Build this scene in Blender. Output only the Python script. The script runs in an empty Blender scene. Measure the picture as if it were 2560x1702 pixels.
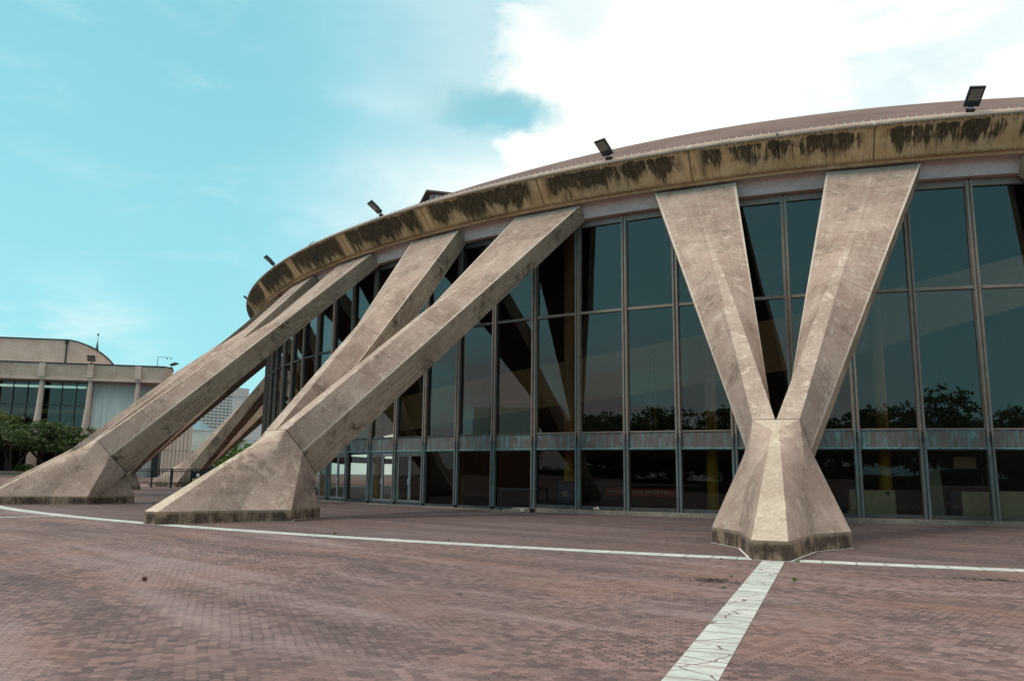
import bpy, math, random
from mathutils import Vector, Matrix
random.seed(7)
SC = bpy.context.scene
COL = SC.collection
rad = math.radians

# ------------------------------------------------------------------ camera
CAM = Vector((0.9661, -81.0386, 1.4772))
cam_d = bpy.data.cameras.new('camera'); cam = bpy.data.objects.new('camera', cam_d); COL.objects.link(cam)
R_ = Vector((0.93420234, 0.35654485, 0.01190582)); U_ = Vector((0.04832841, -0.15955277, 0.98600572)); F_ = Vector((-0.35345487, 0.92055346, 0.16628582))
cam.matrix_world = Matrix(((R_.x, U_.x, -F_.x, CAM.x), (R_.y, U_.y, -F_.y, CAM.y), (R_.z, U_.z, -F_.z, CAM.z), (0, 0, 0, 1)))
cam_d.sensor_width = 36; cam_d.lens = 28.197; cam_d.clip_start = 0.1; cam_d.clip_end = 6000
SC.camera = cam

# ------------------------------------------------------------------ light
SUN_EL, SUN_AZ = 56.0, 222.0           # degrees; azimuth clockwise from +Y
SUN_STRENGTH, SKY_STRENGTH = 1.75, 0.1
SC.view_settings.view_transform = 'Standard'; SC.view_settings.look = 'None'
SC.view_settings.exposure = 0.10; SC.view_settings.gamma = 1.0
sd = bpy.data.lights.new('sun', 'SUN'); sd.energy = SUN_STRENGTH; sd.angle = rad(14); sd.color = (1.0, 0.93, 0.83)
so = bpy.data.objects.new('sun', sd); COL.objects.link(so)
sv = Vector((math.sin(rad(SUN_AZ)) * math.cos(rad(SUN_EL)), math.cos(rad(SUN_AZ)) * math.cos(rad(SUN_EL)), math.sin(rad(SUN_EL))))
so.rotation_euler = sv.to_track_quat('Z', 'Y').to_euler(); so.location = (0, 0, 80)


class NT:
    """small node-tree helper"""
    def __init__(s, tree): s.t = tree; s.n = tree.nodes; s.l = tree.links
    def new(s, typ, **kw):
        n = s.n.new(typ)
        for k, v in kw.items(): setattr(n, k, v)
        return n
    def put(s, sock, v):
        if hasattr(v, 'is_output'): s.l.new(v, sock)
        elif v is not None: sock.default_value = v
    def m(s, op, a=None, b=None, c=None, clamp=False):
        n = s.new('ShaderNodeMath', operation=op); n.use_clamp = clamp
        for i, v in enumerate((a, b, c)): 
            if v is not None: s.put(n.inputs[i], v)
        return n.outputs[0]
    def vm(s, op, a=None, b=None, out=0):
        n = s.new('ShaderNodeVectorMath', operation=op)
        if a is not None: s.put(n.inputs[0], a)
        if b is not None: s.put(n.inputs[1], b)
        return n.outputs[out]
    def noise(s, vec, scale, detail=4, rough=0.55, dist=0, dim='3D', out=0):
        n = s.new('ShaderNodeTexNoise', noise_dimensions=dim)
        if vec is not None:
            s.put(n.inputs['W' if dim == '1D' else 'Vector'], vec)
        n.inputs['Scale'].default_value = scale; n.inputs['Detail'].default_value = detail
        n.inputs['Roughness'].default_value = rough; n.inputs['Distortion'].default_value = dist
        return n.outputs[out]
    def ramp(s, f, lo, hi, a=0.0, b=1.0):
        n = s.new('ShaderNodeMapRange'); n.clamp = True; n.interpolation_type = 'SMOOTHSTEP'
        s.put(n.inputs[0], f); s.put(n.inputs[1], lo); s.put(n.inputs[2], hi); s.put(n.inputs[3], a); s.put(n.inputs[4], b)
        return n.outputs[0]
    def mix(s, f, a, b, mode='MIX'):
        n = s.new('ShaderNodeMix', data_type='RGBA', blend_type=mode)
        n.clamp_result = False
        s.put(n.inputs[0], f)
        for i, v in ((6, a), (7, b)):
            if isinstance(v, tuple) and len(v) == 3: v = (*v, 1)
            s.put(n.inputs[i], v)
        return n.outputs[2]
    def scale(s, v, sc):
        n = s.new('ShaderNodeMapping'); s.put(n.inputs[0], v); n.inputs[3].default_value = sc
        return n.outputs[0]
    def sep(s, v):
        n = s.new('ShaderNodeSeparateXYZ'); s.put(n.inputs[0], v); return n.outputs
    def comb(s, x, y, z):
        n = s.new('ShaderNodeCombineXYZ')
        for i, v in enumerate((x, y, z)): s.put(n.inputs[i], v)
        return n.outputs[0]


# sky: Nishita + clouds laid out by world direction
w = bpy.data.worlds.new('World'); SC.world = w; w.use_nodes = True
T = NT(w.node_tree); T.n.clear()
sky = T.new('ShaderNodeTexSky', sky_type='NISHITA'); sky.sun_disc = False
sky.sun_elevation = rad(SUN_EL); sky.sun_rotation = rad(SUN_AZ); sky.air_density = 1.0; sky.dust_density = 1.5; sky.ozone_density = 1.0
D = T.new('ShaderNodeTexCoord').outputs['Generated']
D = T.vm('NORMALIZE', D)
dx, dy, dz = T.sep(D)
tint = T.mix(1.0, sky.outputs[0], (1.12, 1.9, 1.42), 'MULTIPLY')
base = T.mix(0.62, tint, (3.0, 7.3, 8.5))
hor = T.ramp(dz, 0.0, 0.55, 1.0, 0.0)
base = T.mix(T.m('MULTIPLY', hor, 0.45), base, (4.1, 8.0, 8.8))
warp = T.noise(T.vm('MULTIPLY', D, (3.0, 3.0, 4.0)), 1.0, 6, 0.6, 0, out=1)
wv = T.vm('SUBTRACT', warp, (0.5, 0.5, 0.5))
Dw = T.vm('ADD', D, T.vm('MULTIPLY', wv, (0.34, 0.34, 0.30)))
Dw2 = T.vm('ADD', D, T.vm('MULTIPLY', wv, (0.10, 0.10, 0.08)))
n1 = T.noise(T.vm('MULTIPLY', D, (2.2, 2.2, 6.0)), 1.6, 8, 0.6, 0.3)
n2 = T.noise(T.vm('MULTIPLY', D, (5.0, 5.0, 13.0)), 1.3, 8, 0.62, 0.4)
def blob(pt, r0, r1, sq=(1, 1, 1), v=None):
    d = T.vm('MULTIPLY', T.vm('SUBTRACT', v or Dw2, pt), sq)
    return T.ramp(T.vm('LENGTH', d, out=1), r0, r1, 1.0, 0.0)
def pdir(x, y):
    v = F_ + R_ * (x - 1280) / 2005.1 - U_ * (y - 851) / 2005.1
    return v.normalized()
# bright cloud bank: everything on the right of a great circle through the upper middle of the view
wv3 = T.vm('SUBTRACT', T.noise(T.vm('MULTIPLY', D, (1.0, 1.0, 1.6)), 11.0, 6, 0.65, 0, out=1), (0.5, 0.5, 0.5))
Dw3 = T.vm('ADD', Dw2, T.vm('MULTIPLY', wv3, (0.055, 0.055, 0.04)))
a_, b_ = pdir(1262, -50), pdir(1235, 430)
nrm = a_.cross(b_).normalized()
if nrm.dot(pdir(2300, 200)) < 0: nrm = -nrm
side = T.m('ADD', T.vm('DOT_PRODUCT', Dw3, tuple(nrm), out=1), T.m('MULTIPLY', T.m('SUBTRACT', n2, 0.5), 0.16))
low = T.ramp(dz, pdir(1000, 330).z, pdir(1000, 470).z)
soft = T.m('MULTIPLY', T.m('POWER', T.ramp(side, -0.34, 0.02), 1.5), T.m('ADD', 0.32, T.m('MULTIPLY', low, 0.46)))
bank = T.m('MAXIMUM', T.ramp(side, -0.050, 0.035), soft)
front = T.ramp(dy, -0.25, 0.15)
bank = T.m('MULTIPLY', bank, front)
# blue holes in the bank
hole = T.m('MULTIPLY', blob(tuple(pdir(1255, 282)), 0.03, 0.095, (1, 1, 3.3), Dw3), 0.95)
hole = T.m('MAXIMUM', hole, T.m('MULTIPLY', blob(tuple(pdir(1430, 5)), 0.02, 0.10, (1, 1, 1.4), Dw3), 0.42))
hole = T.m('MAXIMUM', hole, T.m('MULTIPLY', blob(tuple(pdir(2200, 130)), 0.05, 0.42, (1, 1, 1.5), Dw3), T.ramp(n1, 0.42, 0.62, 0.05, 0.46)))
bank = T.m('MULTIPLY', bank, T.m('SUBTRACT', 1.0, hole))
wisp = T.m('MULTIPLY', T.ramp(n2, 0.50, 0.85), 0.20)
wisp2 = T.m('MULTIPLY', T.m('MULTIPLY', blob(tuple(pdir(0, 830)), 0.02, 0.20, (1, 1, 1.9), Dw3), T.ramp(n1, 0.35, 0.62)), 0.7)
back = T.m('MULTIPLY', T.m('MULTIPLY', T.ramp(dy, 0.1, -0.3), T.ramp(dx, 0.30, -0.05)), T.m('MULTIPLY', T.ramp(dz, 0.20, 0.10), T.ramp(n1, 0.28, 0.55)))
cl = T.m('MAXIMUM', T.m('MAXIMUM', bank, wisp), wisp2)
shade = T.m('ADD', 0.90, T.m('MULTIPLY', T.noise(T.vm('MULTIPLY', D, (3, 3, 8)), 2.2, 6), 0.16))
white = T.mix(1.0, (12.2, 11.6, 11.0), T.comb(shade, shade, shade), 'MULTIPLY')
skyc = T.mix(cl, base, white)
greyc = T.mix(n2, (4.6, 4.3, 4.4), (7.6, 6.6, 6.3))
skyc = T.mix(back, skyc, greyc)
# bright warm cloud added overhead, out of view, to neutralise the cyan light
zen_fill = T.m('MULTIPLY', T.ramp(dz, 0.66, 0.80), T.ramp(n1, 0.25, 0.45))
skyc = T.mix(zen_fill, skyc, (19.0, 16.8, 14.6))
# darker blue-grey shadow side of the small drifting cloud
dark = T.m('MULTIPLY', blob(tuple(pdir(1215, 268)), 0.0, 0.135, (1, 1, 4.2), Dw3), T.ramp(n2, 0.25, 0.62, 0.25, 0.80))
skyc = T.mix(dark, skyc, (2.9, 5.9, 6.5))
rim = T.m('MULTIPLY', blob(tuple(pdir(960, 250)), 0.0, 0.09, (1, 1, 4.5), Dw3), 0.30)
skyc = T.mix(rim, skyc, (6.8, 8.9, 9.2))
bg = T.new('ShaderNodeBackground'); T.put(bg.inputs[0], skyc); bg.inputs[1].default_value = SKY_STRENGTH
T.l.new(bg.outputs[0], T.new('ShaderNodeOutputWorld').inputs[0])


# ------------------------------------------------------------------ helpers
def P(r, th, t=0.0, z=0.0):
    a = rad(th)
    return Vector((r * math.sin(a) + t * math.cos(a), -r * math.cos(a) + t * math.sin(a), z))
def tag(o, label=None, cat=None, group=None, kind=None):
    if label: o['label'] = label
    if cat: o['category'] = cat
    if group: o['group'] = group
    if kind: o['kind'] = kind
    return o
def empty(name, loc=(0, 0, 0), rz=0, **kw):
    o = bpy.data.objects.new(name, None); COL.objects.link(o); o.location = loc; o.rotation_euler = (0, 0, rz)
    o.empty_display_size = 0.2
    return tag(o, **kw)
class MB:
    def __init__(s): s.v = []; s.f = []; s.uv = []; s.mi = []
    def face(s, pts, uvs=None, mi=0):
        i = len(s.v); s.v += [tuple(p) for p in pts]; s.f.append(tuple(range(i, i + len(pts))))
        s.uv.append(uvs or [(0, 0)] * len(pts)); s.mi.append(mi)
    def grid(s, rows, uvs=None, mi=0, closed=False):
        """shared-vertex grid of points"""
        i = len(s.v); nr, nc = len(rows), len(rows[0])
        for r in rows: s.v += [tuple(p) for p in r]
        for a in range(nr - 1):
            for b in range(nc if closed else nc - 1):
                b2 = (b + 1) % nc
                s.f.append((i + a * nc + b, i + a * nc + b2, i + (a + 1) * nc + b2, i + (a + 1) * nc + b))
                if uvs:
                    q = [uvs(a, b), uvs(a, b + 1), uvs(a + 1, b + 1), uvs(a + 1, b)]
                else: q = [(0, 0)] * 4
                s.uv.append(q); s.mi.append(mi)
    def box(s, x0, x1, y0, y1, z0, z1, M=None, mi=0):
        c = [Vector((x, y, z)) for z in (z0, z1) for y in (y0, y1) for x in (x0, x1)]
        if M is not None: c = [M @ p for p in c]
        for q in ((0, 2, 3, 1), (4, 5, 7, 6), (0, 1, 5, 4), (2, 6, 7, 3), (0, 4, 6, 2), (1, 3, 7, 5)):
            p = [c[k] for k in q]
            u = (p[1] - p[0]).length; v = (p[3] - p[0]).length
            s.face(p, [(0, 0), (u, 0), (u, v), (0, v)], mi)
        return s
    def tube(s, a, b, ra, rb=None, n=10, cap=True, mi=0):
        a, b = Vector(a), Vector(b); rb = ra if rb is None else rb
        d = (b - a).normalized(); x = d.orthogonal().normalized(); y = d.cross(x)
        L = (b - a).length
        rows = [[p + (x * math.cos(2 * math.pi * k / n) + y * math.sin(2 * math.pi * k / n)) * r for k in range(n)] for p, r in ((a, ra), (b, rb))]
        s.grid(rows, lambda i, j: (j / n * 6.28 * ra, i * L), mi, closed=True)
        if cap:
            s.face(rows[0][::-1], None, mi); s.face(rows[1], None, mi)
        return s
    def poly_prism(s, pts, z0, z1, mi=0, bottom=False):
        n = len(pts); u = 0
        for i in range(n):
            a, b = pts[i], pts[(i + 1) % n]; L = math.dist(a[:2], b[:2])
            s.face([(a[0], a[1], z0), (b[0], b[1], z0), (b[0], b[1], z1), (a[0], a[1], z1)], [(u, z0), (u + L, z0), (u + L, z1), (u, z1)], mi); u += L
        s.face([(p[0], p[1], z1) for p in pts], None, mi)
        if bottom: s.face([(p[0], p[1], z0) for p in pts][::-1], None, mi)
        return s
    def mesh(s, name, mats, smooth=False, merge=0.0):
        me = bpy.data.meshes.new(name); me.from_pydata(s.v, [], s.f)
        ul = me.uv_layers.new(name='UVMap'); k = 0
        for q in s.uv:
            for c in q: ul.data[k].uv = c; k += 1
        for m in (mats if isinstance(mats, (list, tuple)) else [mats]): me.materials.append(m)
        for p, mi in zip(me.polygons, s.mi): p.material_index = mi; p.use_smooth = smooth
        if merge:
            import bmesh
            b = bmesh.new(); b.from_mesh(me); bmesh.ops.remove_doubles(b, verts=b.verts, dist=merge)
            bmesh.ops.recalc_face_normals(b, faces=b.faces); b.to_mesh(me); b.free()
        me.update(); return me
    def build(s, name, mats, parent=None, smooth=False, merge=0.0, loc=None, **kw):
        o = bpy.data.objects.new(name, s.mesh(name, mats, smooth, merge)); COL.objects.link(o)
        if parent: o.parent = parent
        if loc: o.location = loc
        return tag(o, **kw)
def bevel(o, w_=0.01, seg=2, ang=30):
    m = o.modifiers.new('bevel', 'BEVEL'); m.width = w_; m.segments = seg; m.limit_method = 'ANGLE'; m.angle_limit = rad(ang)
    return o
def copy_tree(o, parent=None):
    c = o.copy(); COL.objects.link(c)
    if parent is not None: c.parent = parent
    for ch in list(o.children): copy_tree(ch, c)
    return c
def frame_at(r, th, z=0.0):
    """matrix: local x = tangential, y = inward(-radial), z up"""
    a = rad(th)
    M = Matrix.Rotation(a, 4, 'Z'); M.translation = P(r, th, 0, z); return M

# ------------------------------------------------------------------ materials
def mat(name):
    m = bpy.data.materials.new(name); m.use_nodes = True
    t = NT(m.node_tree); b = t.n['Principled BSDF']
    return m, t, b
def simple(name, col, rough=0.6, metal=0.0, nscale=6.0, var=0.18, bump=0.0, spec=0.4):
    m, t, b = mat(name)
    pos = t.new('ShaderNodeNewGeometry').outputs['Position']
    n = t.noise(pos, nscale, 5, 0.6); f = t.ramp(n, 0.3, 0.7, 1 - var, 1 + var)
    t.put(b.inputs['Base Color'], t.mix(1.0, col, t.comb(f, f, f), 'MULTIPLY'))
    b.inputs['Roughness'].default_value = rough; b.inputs['Metallic'].default_value = metal
    b.inputs['Specular IOR Level'].default_value = spec
    if bump:
        bp = t.new('ShaderNodeBump'); bp.inputs['Strength'].default_value = bump; bp.inputs['Distance'].default_value = 0.02
        t.put(bp.inputs['Height'], n); t.put(b.inputs['Normal'], bp.outputs[0])
    return m
def bump(t, b, h, strength=0.3, dist=0.02):
    bp = t.new('ShaderNodeBump'); bp.inputs['Strength'].default_value = strength; bp.inputs['Distance'].default_value = dist
    t.put(bp.inputs['Height'], h); t.put(b.inputs['Normal'], bp.outputs[0])

def concrete(name, c1, c2, light, dark, stain=0.45, lime=0.0, joints=0.0, edges=0.0, boards=0.25, crack=0.3, scuff=0.6, top_dirt=0.0):
    m, t, b = mat(name)
    pos = t.new('ShaderNodeNewGeometry').outputs['Position']
    uv = t.new('ShaderNodeTexCoord').outputs['UV']
    big = t.noise(pos, 0.55, 6, 0.62); mid = t.noise(pos, 2.3, 7, 0.65, 0.4); fine = t.noise(pos, 17, 6, 0.7)
    grain = t.noise(pos, 70, 3, 0.7)
    c = t.mix(t.ramp(big, 0.36, 0.64), c1, c2)
    c = t.mix(t.ramp(mid, 0.52, 0.75, 0, scuff), c, light)
    # wispy trowel marks
    wsp = t.noise(t.vm('ADD', pos, t.vm('MULTIPLY', t.noise(pos, 1.2, 4, out=1), (1.4, 1.4, 1.4))), 2.6, 9, 0.72, 1.6)
    c = t.mix(t.m('MULTIPLY', t.ramp(wsp, 0.54, 0.66), scuff), c, light)
    # weather stains: clusters of dark blotch broken by fine noise
    st = t.m('MULTIPLY', t.ramp(t.noise(pos, 0.8, 5, 0.6, 0.3), 0.50, 0.66), t.ramp(t.noise(pos, 4.5, 8, 0.75), 0.40, 0.62))
    c = t.mix(t.m('MULTIPLY', st, stain), c, dark)
    if boards:
        s = t.noise(t.scale(uv, (0.35, 9.0, 1.0)), 1.0, 5, 0.6)
        c = t.mix(t.ramp(s, 0.45, 0.75, 0, boards), c, dark)
    if crack:
        vo = t.new('ShaderNodeTexVoronoi', feature='DISTANCE_TO_EDGE'); t.put(vo.inputs['Vector'], t.vm('ADD', pos, t.vm('MULTIPLY', t.noise(pos, 3.0, 4, out=1), (0.35, 0.35, 0.35)))); vo.inputs['Scale'].default_value = 0.62
        cr = t.m('MULTIPLY', t.ramp(vo.outputs[0], 0.0, 0.010, 1, 0), t.ramp(t.noise(pos, 0.5, 3), 0.5, 0.62))
        c = t.mix(t.m('MULTIPLY', cr, crack), c, dark)
    if edges:
        ev = t.m('MODULO', t.sep(uv)[1], 3.0)
        en = t.m('MULTIPLY', t.noise(pos, 4.0, 5, 0.7), 0.10)
        hi_ = t.m('GREATER_THAN', t.sep(uv)[1], 5.0)
        e1 = t.m('ADD', t.m('MULTIPLY', hi_, t.ramp(t.m('SUBTRACT', ev, en), 0.0, 0.035, 1, 0)), t.m('MULTIPLY', t.m('SUBTRACT', 1.0, hi_), t.ramp(t.m('ADD', ev, en), 1.165, 1.20)))
        c = t.mix(t.m('MULTIPLY', e1, edges), c, light)
    if joints:
        jf = t.m('ABSOLUTE', t.m('SUBTRACT', t.m('FRACT', t.m('DIVIDE', t.m('ADD', t.sep(uv)[0], t.m('MULTIPLY', t.noise(pos, 1.5, 3), 0.12)), 2.35)), 0.5))
        c = t.mix(t.m('MULTIPLY', t.ramp(jf, 0.489, 0.495), t.ramp(t.noise(pos, 0.9, 3), 0.40, 0.55, 0, joints)), c, dark)
    if lime:
        vo = t.new('ShaderNodeTexVoronoi', feature='DISTANCE_TO_EDGE'); t.put(vo.inputs['Vector'], t.vm('ADD', t.scale(uv, (0.9, 1.4, 1.0)), t.vm('MULTIPLY', t.noise(uv, 2.0, 4, out=1), (0.4, 0.4, 0.0)))); vo.inputs['Scale'].default_value = 1.0
        li = t.m('MULTIPLY', t.ramp(vo.outputs[0], 0.004, 0.028, 1, 0), t.ramp(t.noise(pos, 0.6, 3), 0.44, 0.56))
        c = t.mix(t.m('MULTIPLY', li, lime), c, light)
    f = t.m('ADD', t.m('ADD', t.m('MULTIPLY', fine, 0.9), t.m('MULTIPLY', grain, 0.7)), 0.15)
    c = t.mix(1.0, c, t.comb(f, f, f), 'MULTIPLY')
    t.put(b.inputs['Base Color'], c); b.inputs['Roughness'].default_value = 0.88; b.inputs['Specular IOR Level'].default_value = 0.25
    bump(t, b, t.m('ADD', t.m('MULTIPLY', fine, 0.8), t.m('MULTIPLY', mid, 1.5)), 0.5, 0.03)
    return m
M_LEG = concrete('leg_concrete', (0.305, 0.210, 0.172), (0.405, 0.294, 0.245), (0.57, 0.475, 0.405), (0.10, 0.075, 0.055), 0.6, boards=0.28, joints=0.6, edges=0.7)
M_LEGRIDGE = concrete('leg_ridge_concrete', (0.32, 0.235, 0.195), (0.42, 0.325, 0.275), (0.62, 0.52, 0.43), (0.15, 0.11, 0.08), 0.5, boards=0.0, scuff=0.9, joints=0.5)
M_UNDER = concrete('weathered_concrete', (0.34, 0.225, 0.16), (0.45, 0.32, 0.235), (0.52, 0.41, 0.31), (0.055, 0.042, 0.030), 1.0, lime=0.75, edges=0.45, boards=0.55, scuff=0.35)
M_FOOT = concrete('foot_concrete', (0.30, 0.212, 0.178), (0.41, 0.302, 0.255), (0.58, 0.48, 0.385), (0.10, 0.075, 0.05), 0.6, boards=0.0, scuff=0.55)
M_RIDGE = concrete('pale_ridge_concrete', (0.36, 0.285, 0.225), (0.48, 0.395, 0.32), (0.64, 0.56, 0.45), (0.14, 0.11, 0.08), 0.7, boards=0.0, scuff=0.7)  # front ridge of the foot, paler than its side facets
M_BEAM = concrete('beam_concrete', (0.60, 0.465, 0.435), (0.67, 0.53, 0.50), (0.72, 0.59, 0.55), (0.32, 0.22, 0.17), 0.2, boards=0.45, crack=0, scuff=0.3)

def make_plinth():
    m, t, b = mat('plinth_concrete')
    pos = t.new('ShaderNodeNewGeometry').outputs['Position']; uv = t.new('ShaderNodeTexCoord').outputs['UV']
    c = t.mix(t.ramp(t.noise(pos, 1.6, 6, 0.65), 0.40, 0.60), (0.080, 0.052, 0.040), (0.27, 0.185, 0.13))
    run = t.noise(t.scale(uv, (5.0, 0.8, 1)), 1.0, 6, 0.65)
    c = t.mix(t.ramp(run, 0.46, 0.60, 0, 0.85), c, (0.045, 0.030, 0.024))
    c = t.mix(t.ramp(t.noise(t.scale(uv, (14.0, 1.2, 1)), 1.0, 4, 0.6), 0.66, 0.74, 0, 0.35), c, (0.42, 0.38, 0.30))
    c = t.mix(t.ramp(t.m('ADD', t.sep(pos)[2], t.m('MULTIPLY', t.noise(t.scale(uv, (6.0, 0.3, 1)), 1.0, 5, 0.7), 0.22)), 0.36, 0.46, 0, 0.75), c, (0.32, 0.23, 0.17))
    c = t.mix(t.ramp(t.noise(pos, 22, 5, 0.7), 0.45, 0.8, 0, 0.4), c, (0.28, 0.21, 0.15))
    t.put(b.inputs['Base Color'], c); b.inputs['Roughness'].default_value = 0.92; b.inputs['Specular IOR Level'].default_value = 0.2
    bump(t, b, t.noise(pos, 25, 5), 0.35)
    return m
M_PLINTH = make_plinth()

def make_fascia():
    m, t, b = mat('stained_fascia_concrete')
    uv = t.new('ShaderNodeTexCoord').outputs['UV']; u, v, _ = t.sep(uv)      # u degrees, v 0..1
    pos = t.new('ShaderNodeNewGeometry').outputs['Position']
    c = t.mix(t.ramp(t.noise(t.comb(t.m('MULTIPLY', u, 0.9), t.m('MULTIPLY', v, 1.2), 0), 1.2, 6, 0.65), 0.35, 0.65), (0.56, 0.345, 0.18), (0.68, 0.475, 0.29))
    c = t.mix(t.ramp(t.noise(t.comb(t.m('MULTIPLY', u, 9.0), t.m('MULTIPLY', v, 0.7), 0), 1.0, 5, 0.6), 0.5, 0.75, 0, 0.45), c, (0.30, 0.20, 0.115))
    c = t.mix(t.ramp(t.noise(t.comb(t.m('MULTIPLY', u, 0.6), t.m('MULTIPLY', v, 14.0), 0), 1.0, 4, 0.6), 0.5, 0.75, 0, 0.25), c, (0.46, 0.36, 0.22))
    # seam distance (seams every 7.5 degrees)
    sm = t.m('ABSOLUTE', t.m('SUBTRACT', t.m('FRACT', t.m('ADD', t.m('DIVIDE', t.m('SUBTRACT', u, 3.75), 7.5), 0.5)), 0.5))
    sm = t.m('MULTIPLY', sm, 7.5)
    more = t.ramp(u, 2.0, -24.0, 0.01, 0.17)
    clus = t.noise(t.comb(u, 0.0, 0.0), 0.75, 3, 0.6)
    blobs = t.noise(t.comb(t.m('MULTIPLY', u, 2.4), t.m('MULTIPLY', v, 1.1), 4.0), 1.0, 5, 0.62, 0.25)
    strk = t.noise(t.comb(t.m('MULTIPLY', u, 15.0), t.m('MULTIPLY', v, 0.9), 1.0), 1.0, 7, 0.72)
    env = t.m('MULTIPLY', t.ramp(v, 1.02, 0.84), t.ramp(v, -0.35, 0.52))
    val = t.m('ADD', t.m('ADD', t.m('MULTIPLY', clus, 0.85), t.m('MULTIPLY', blobs, 0.85)), t.m('MULTIPLY', strk, 0.52))
    val = t.m('ADD', t.m('ADD', val, more), t.m('MULTIPLY', env, 0.30))
    wdt = t.ramp(v, 0.15, 0.75, 0.26, 0.055)
    body = t.m('MULTIPLY', t.ramp(val, 1.315, t.m('ADD', 1.33, wdt)), t.ramp(sm, 0.18, 0.7))
    brk = t.noise(t.comb(t.m('MULTIPLY', u, 20.0), t.m('MULTIPLY', v, 4.0), 0), 1.0, 8, 0.75, 0.5)
    body = t.m('MULTIPLY', t.m('MULTIPLY', body, t.ramp(env, 0.0, 0.30)), t.ramp(brk, 0.30, 0.50, 0.45, 1.0))
    # under-coping grime and small secondary streaks
    st2 = t.m('MULTIPLY', t.ramp(t.noise(t.comb(t.m('MULTIPLY', u, 16.0), t.m('MULTIPLY', v, 1.6), 3.0), 1.0, 6, 0.7), 0.50, 0.66), t.ramp(t.noise(u, 1.3, 3, 0.6, dim='1D'), 0.42, 0.60))
    grime = t.m('MULTIPLY', t.ramp(v, 0.84, 1.0), t.ramp(t.noise(u, 9.0, 4, 0.7, dim='1D'), 0.35, 0.65, 0.2, 0.85))
    dk = t.m('MAXIMUM', t.m('MAXIMUM', t.m('MULTIPLY', body, 0.93), t.m('MULTIPLY', st2, 0.55)), grime)
    c = t.mix(dk, c, (0.036, 0.029, 0.020))
    c = t.mix(t.ramp(sm, 0.02, 0.06, 0.75, 0.0), c, (0.13, 0.085, 0.05))
    c = t.mix(t.m('MULTIPLY', t.ramp(v, 0.10, 0.0), t.ramp(t.noise(u, 7, 3, dim='1D'), 0.4, 0.6, 0.2, 0.6)), c, (0.09, 0.08, 0.035))
    f = t.m('ADD', 0.65, t.m('MULTIPLY', t.noise(pos, 28, 5, 0.7), 0.7))
    c = t.mix(1.0, c, t.comb(f, f, f), 'MULTIPLY')
    t.put(b.inputs['Base Color'], c); b.inputs['Roughness'].default_value = 0.93; b.inputs['Specular IOR Level'].default_value = 0.15
    bump(t, b, t.noise(t.comb(t.m('MULTIPLY', u, 1.0), t.m('MULTIPLY', v, 30.0), 0), 1.0, 5, 0.7), 0.25)
    return m
M_FASCIA = make_fascia()

def make_coping():
    m, t, b = mat('coping_concrete')
    uv = t.new('ShaderNodeTexCoord').outputs['UV']; u, v, _ = t.sep(uv)
    pos = t.new('ShaderNodeNewGeometry').outputs['Position']
    c = t.mix(t.ramp(t.noise(pos, 1.1, 6, 0.65), 0.35, 0.65), (0.22, 0.165, 0.135), (0.31, 0.24, 0.20))
    c = t.mix(t.ramp(t.noise(pos, 6, 6, 0.7), 0.5, 0.75, 0, 0.5), c, (0.22, 0.16, 0.12))
    sm = t.m('MULTIPLY', t.m('ABSOLUTE', t.m('SUBTRACT', t.m('FRACT', t.m('ADD', t.m('DIVIDE', t.m('SUBTRACT', u, 3.75), 7.5), 0.5)), 0.5)), 7.5)
    c = t.mix(t.ramp(sm, 0.02, 0.07, 0.8, 0.0), c, (0.42, 0.35, 0.30))
    t.put(b.inputs['Base Color'], c); b.inputs['Roughness'].default_value = 0.9
    bump(t, b, t.noise(pos, 12, 5), 0.3)
    return m
M_COPING = make_coping()

def make_roof():
    m, t, b = mat('dome_roofing')
    pos = t.new('ShaderNodeNewGeometry').outputs['Position']; x, y, z = t.sep(pos)
    c = t.mix(t.ramp(t.noise(pos, 0.35, 6, 0.6), 0.35, 0.65), (0.105, 0.068, 0.060), (0.145, 0.098, 0.088))
    ba = t.noise(t.comb(t.m('MULTIPLY', x, 0.12), t.m('MULTIPLY', y, 0.12), t.m('MULTIPLY', z, 3.4)), 1.0, 6, 0.65)
    c = t.mix(t.ramp(ba, 0.45, 0.7, 0, 0.6), c, (0.16, 0.12, 0.105))
    t.put(b.inputs['Base Color'], c); b.inputs['Roughness'].default_value = 0.9; b.inputs['Specular IOR Level'].default_value = 0.2
    bump(t, b, t.noise(pos, 5, 5), 0.3)
    return m
M_ROOF = make_roof()

def make_bronze(name, base, patina, amount, lo=0.45, hi=0.62, spec=0.5, metal=0.35):
    m, t, b = mat(name)
    pos = t.new('ShaderNodeNewGeometry').outputs['Position']; x, y, z = t.sep(pos)
    s1 = t.noise(t.comb(t.m('MULTIPLY', x, 9.0), t.m('MULTIPLY', y, 9.0), t.m('MULTIPLY', z, 1.1)), 1.0, 7, 0.7)
    s2 = t.noise(pos, 0.22, 3, 0.5)
    f = t.m('MULTIPLY', t.ramp(s1, lo, hi), t.ramp(s2, 0.35, 0.6, 0.35, 1.0))
    c = t.mix(t.m('MULTIPLY', f, amount), base, patina)
    c = t.mix(t.ramp(t.noise(pos, 3.0, 5), 0.4, 0.7, 0, 0.4), c, tuple(0.55 * k for k in base))
    t.put(b.inputs['Base Color'], c); b.inputs['Roughness'].default_value = 0.48; b.inputs['Metallic'].default_value = metal
    return m
M_BRONZE = make_bronze('bronze_mullion', (0.27, 0.19, 0.155), (0.12, 0.26, 0.28), 0.55, metal=0.15)
M_BRONZE_DARK = make_bronze('dark_bronze', (0.075, 0.060, 0.052), (0.06, 0.13, 0.14), 0.5)
M_PATINA = make_bronze('patinated_panel', (0.13, 0.098, 0.088), (0.14, 0.37, 0.40), 0.9, 0.44, 0.70, metal=0.1)
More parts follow.
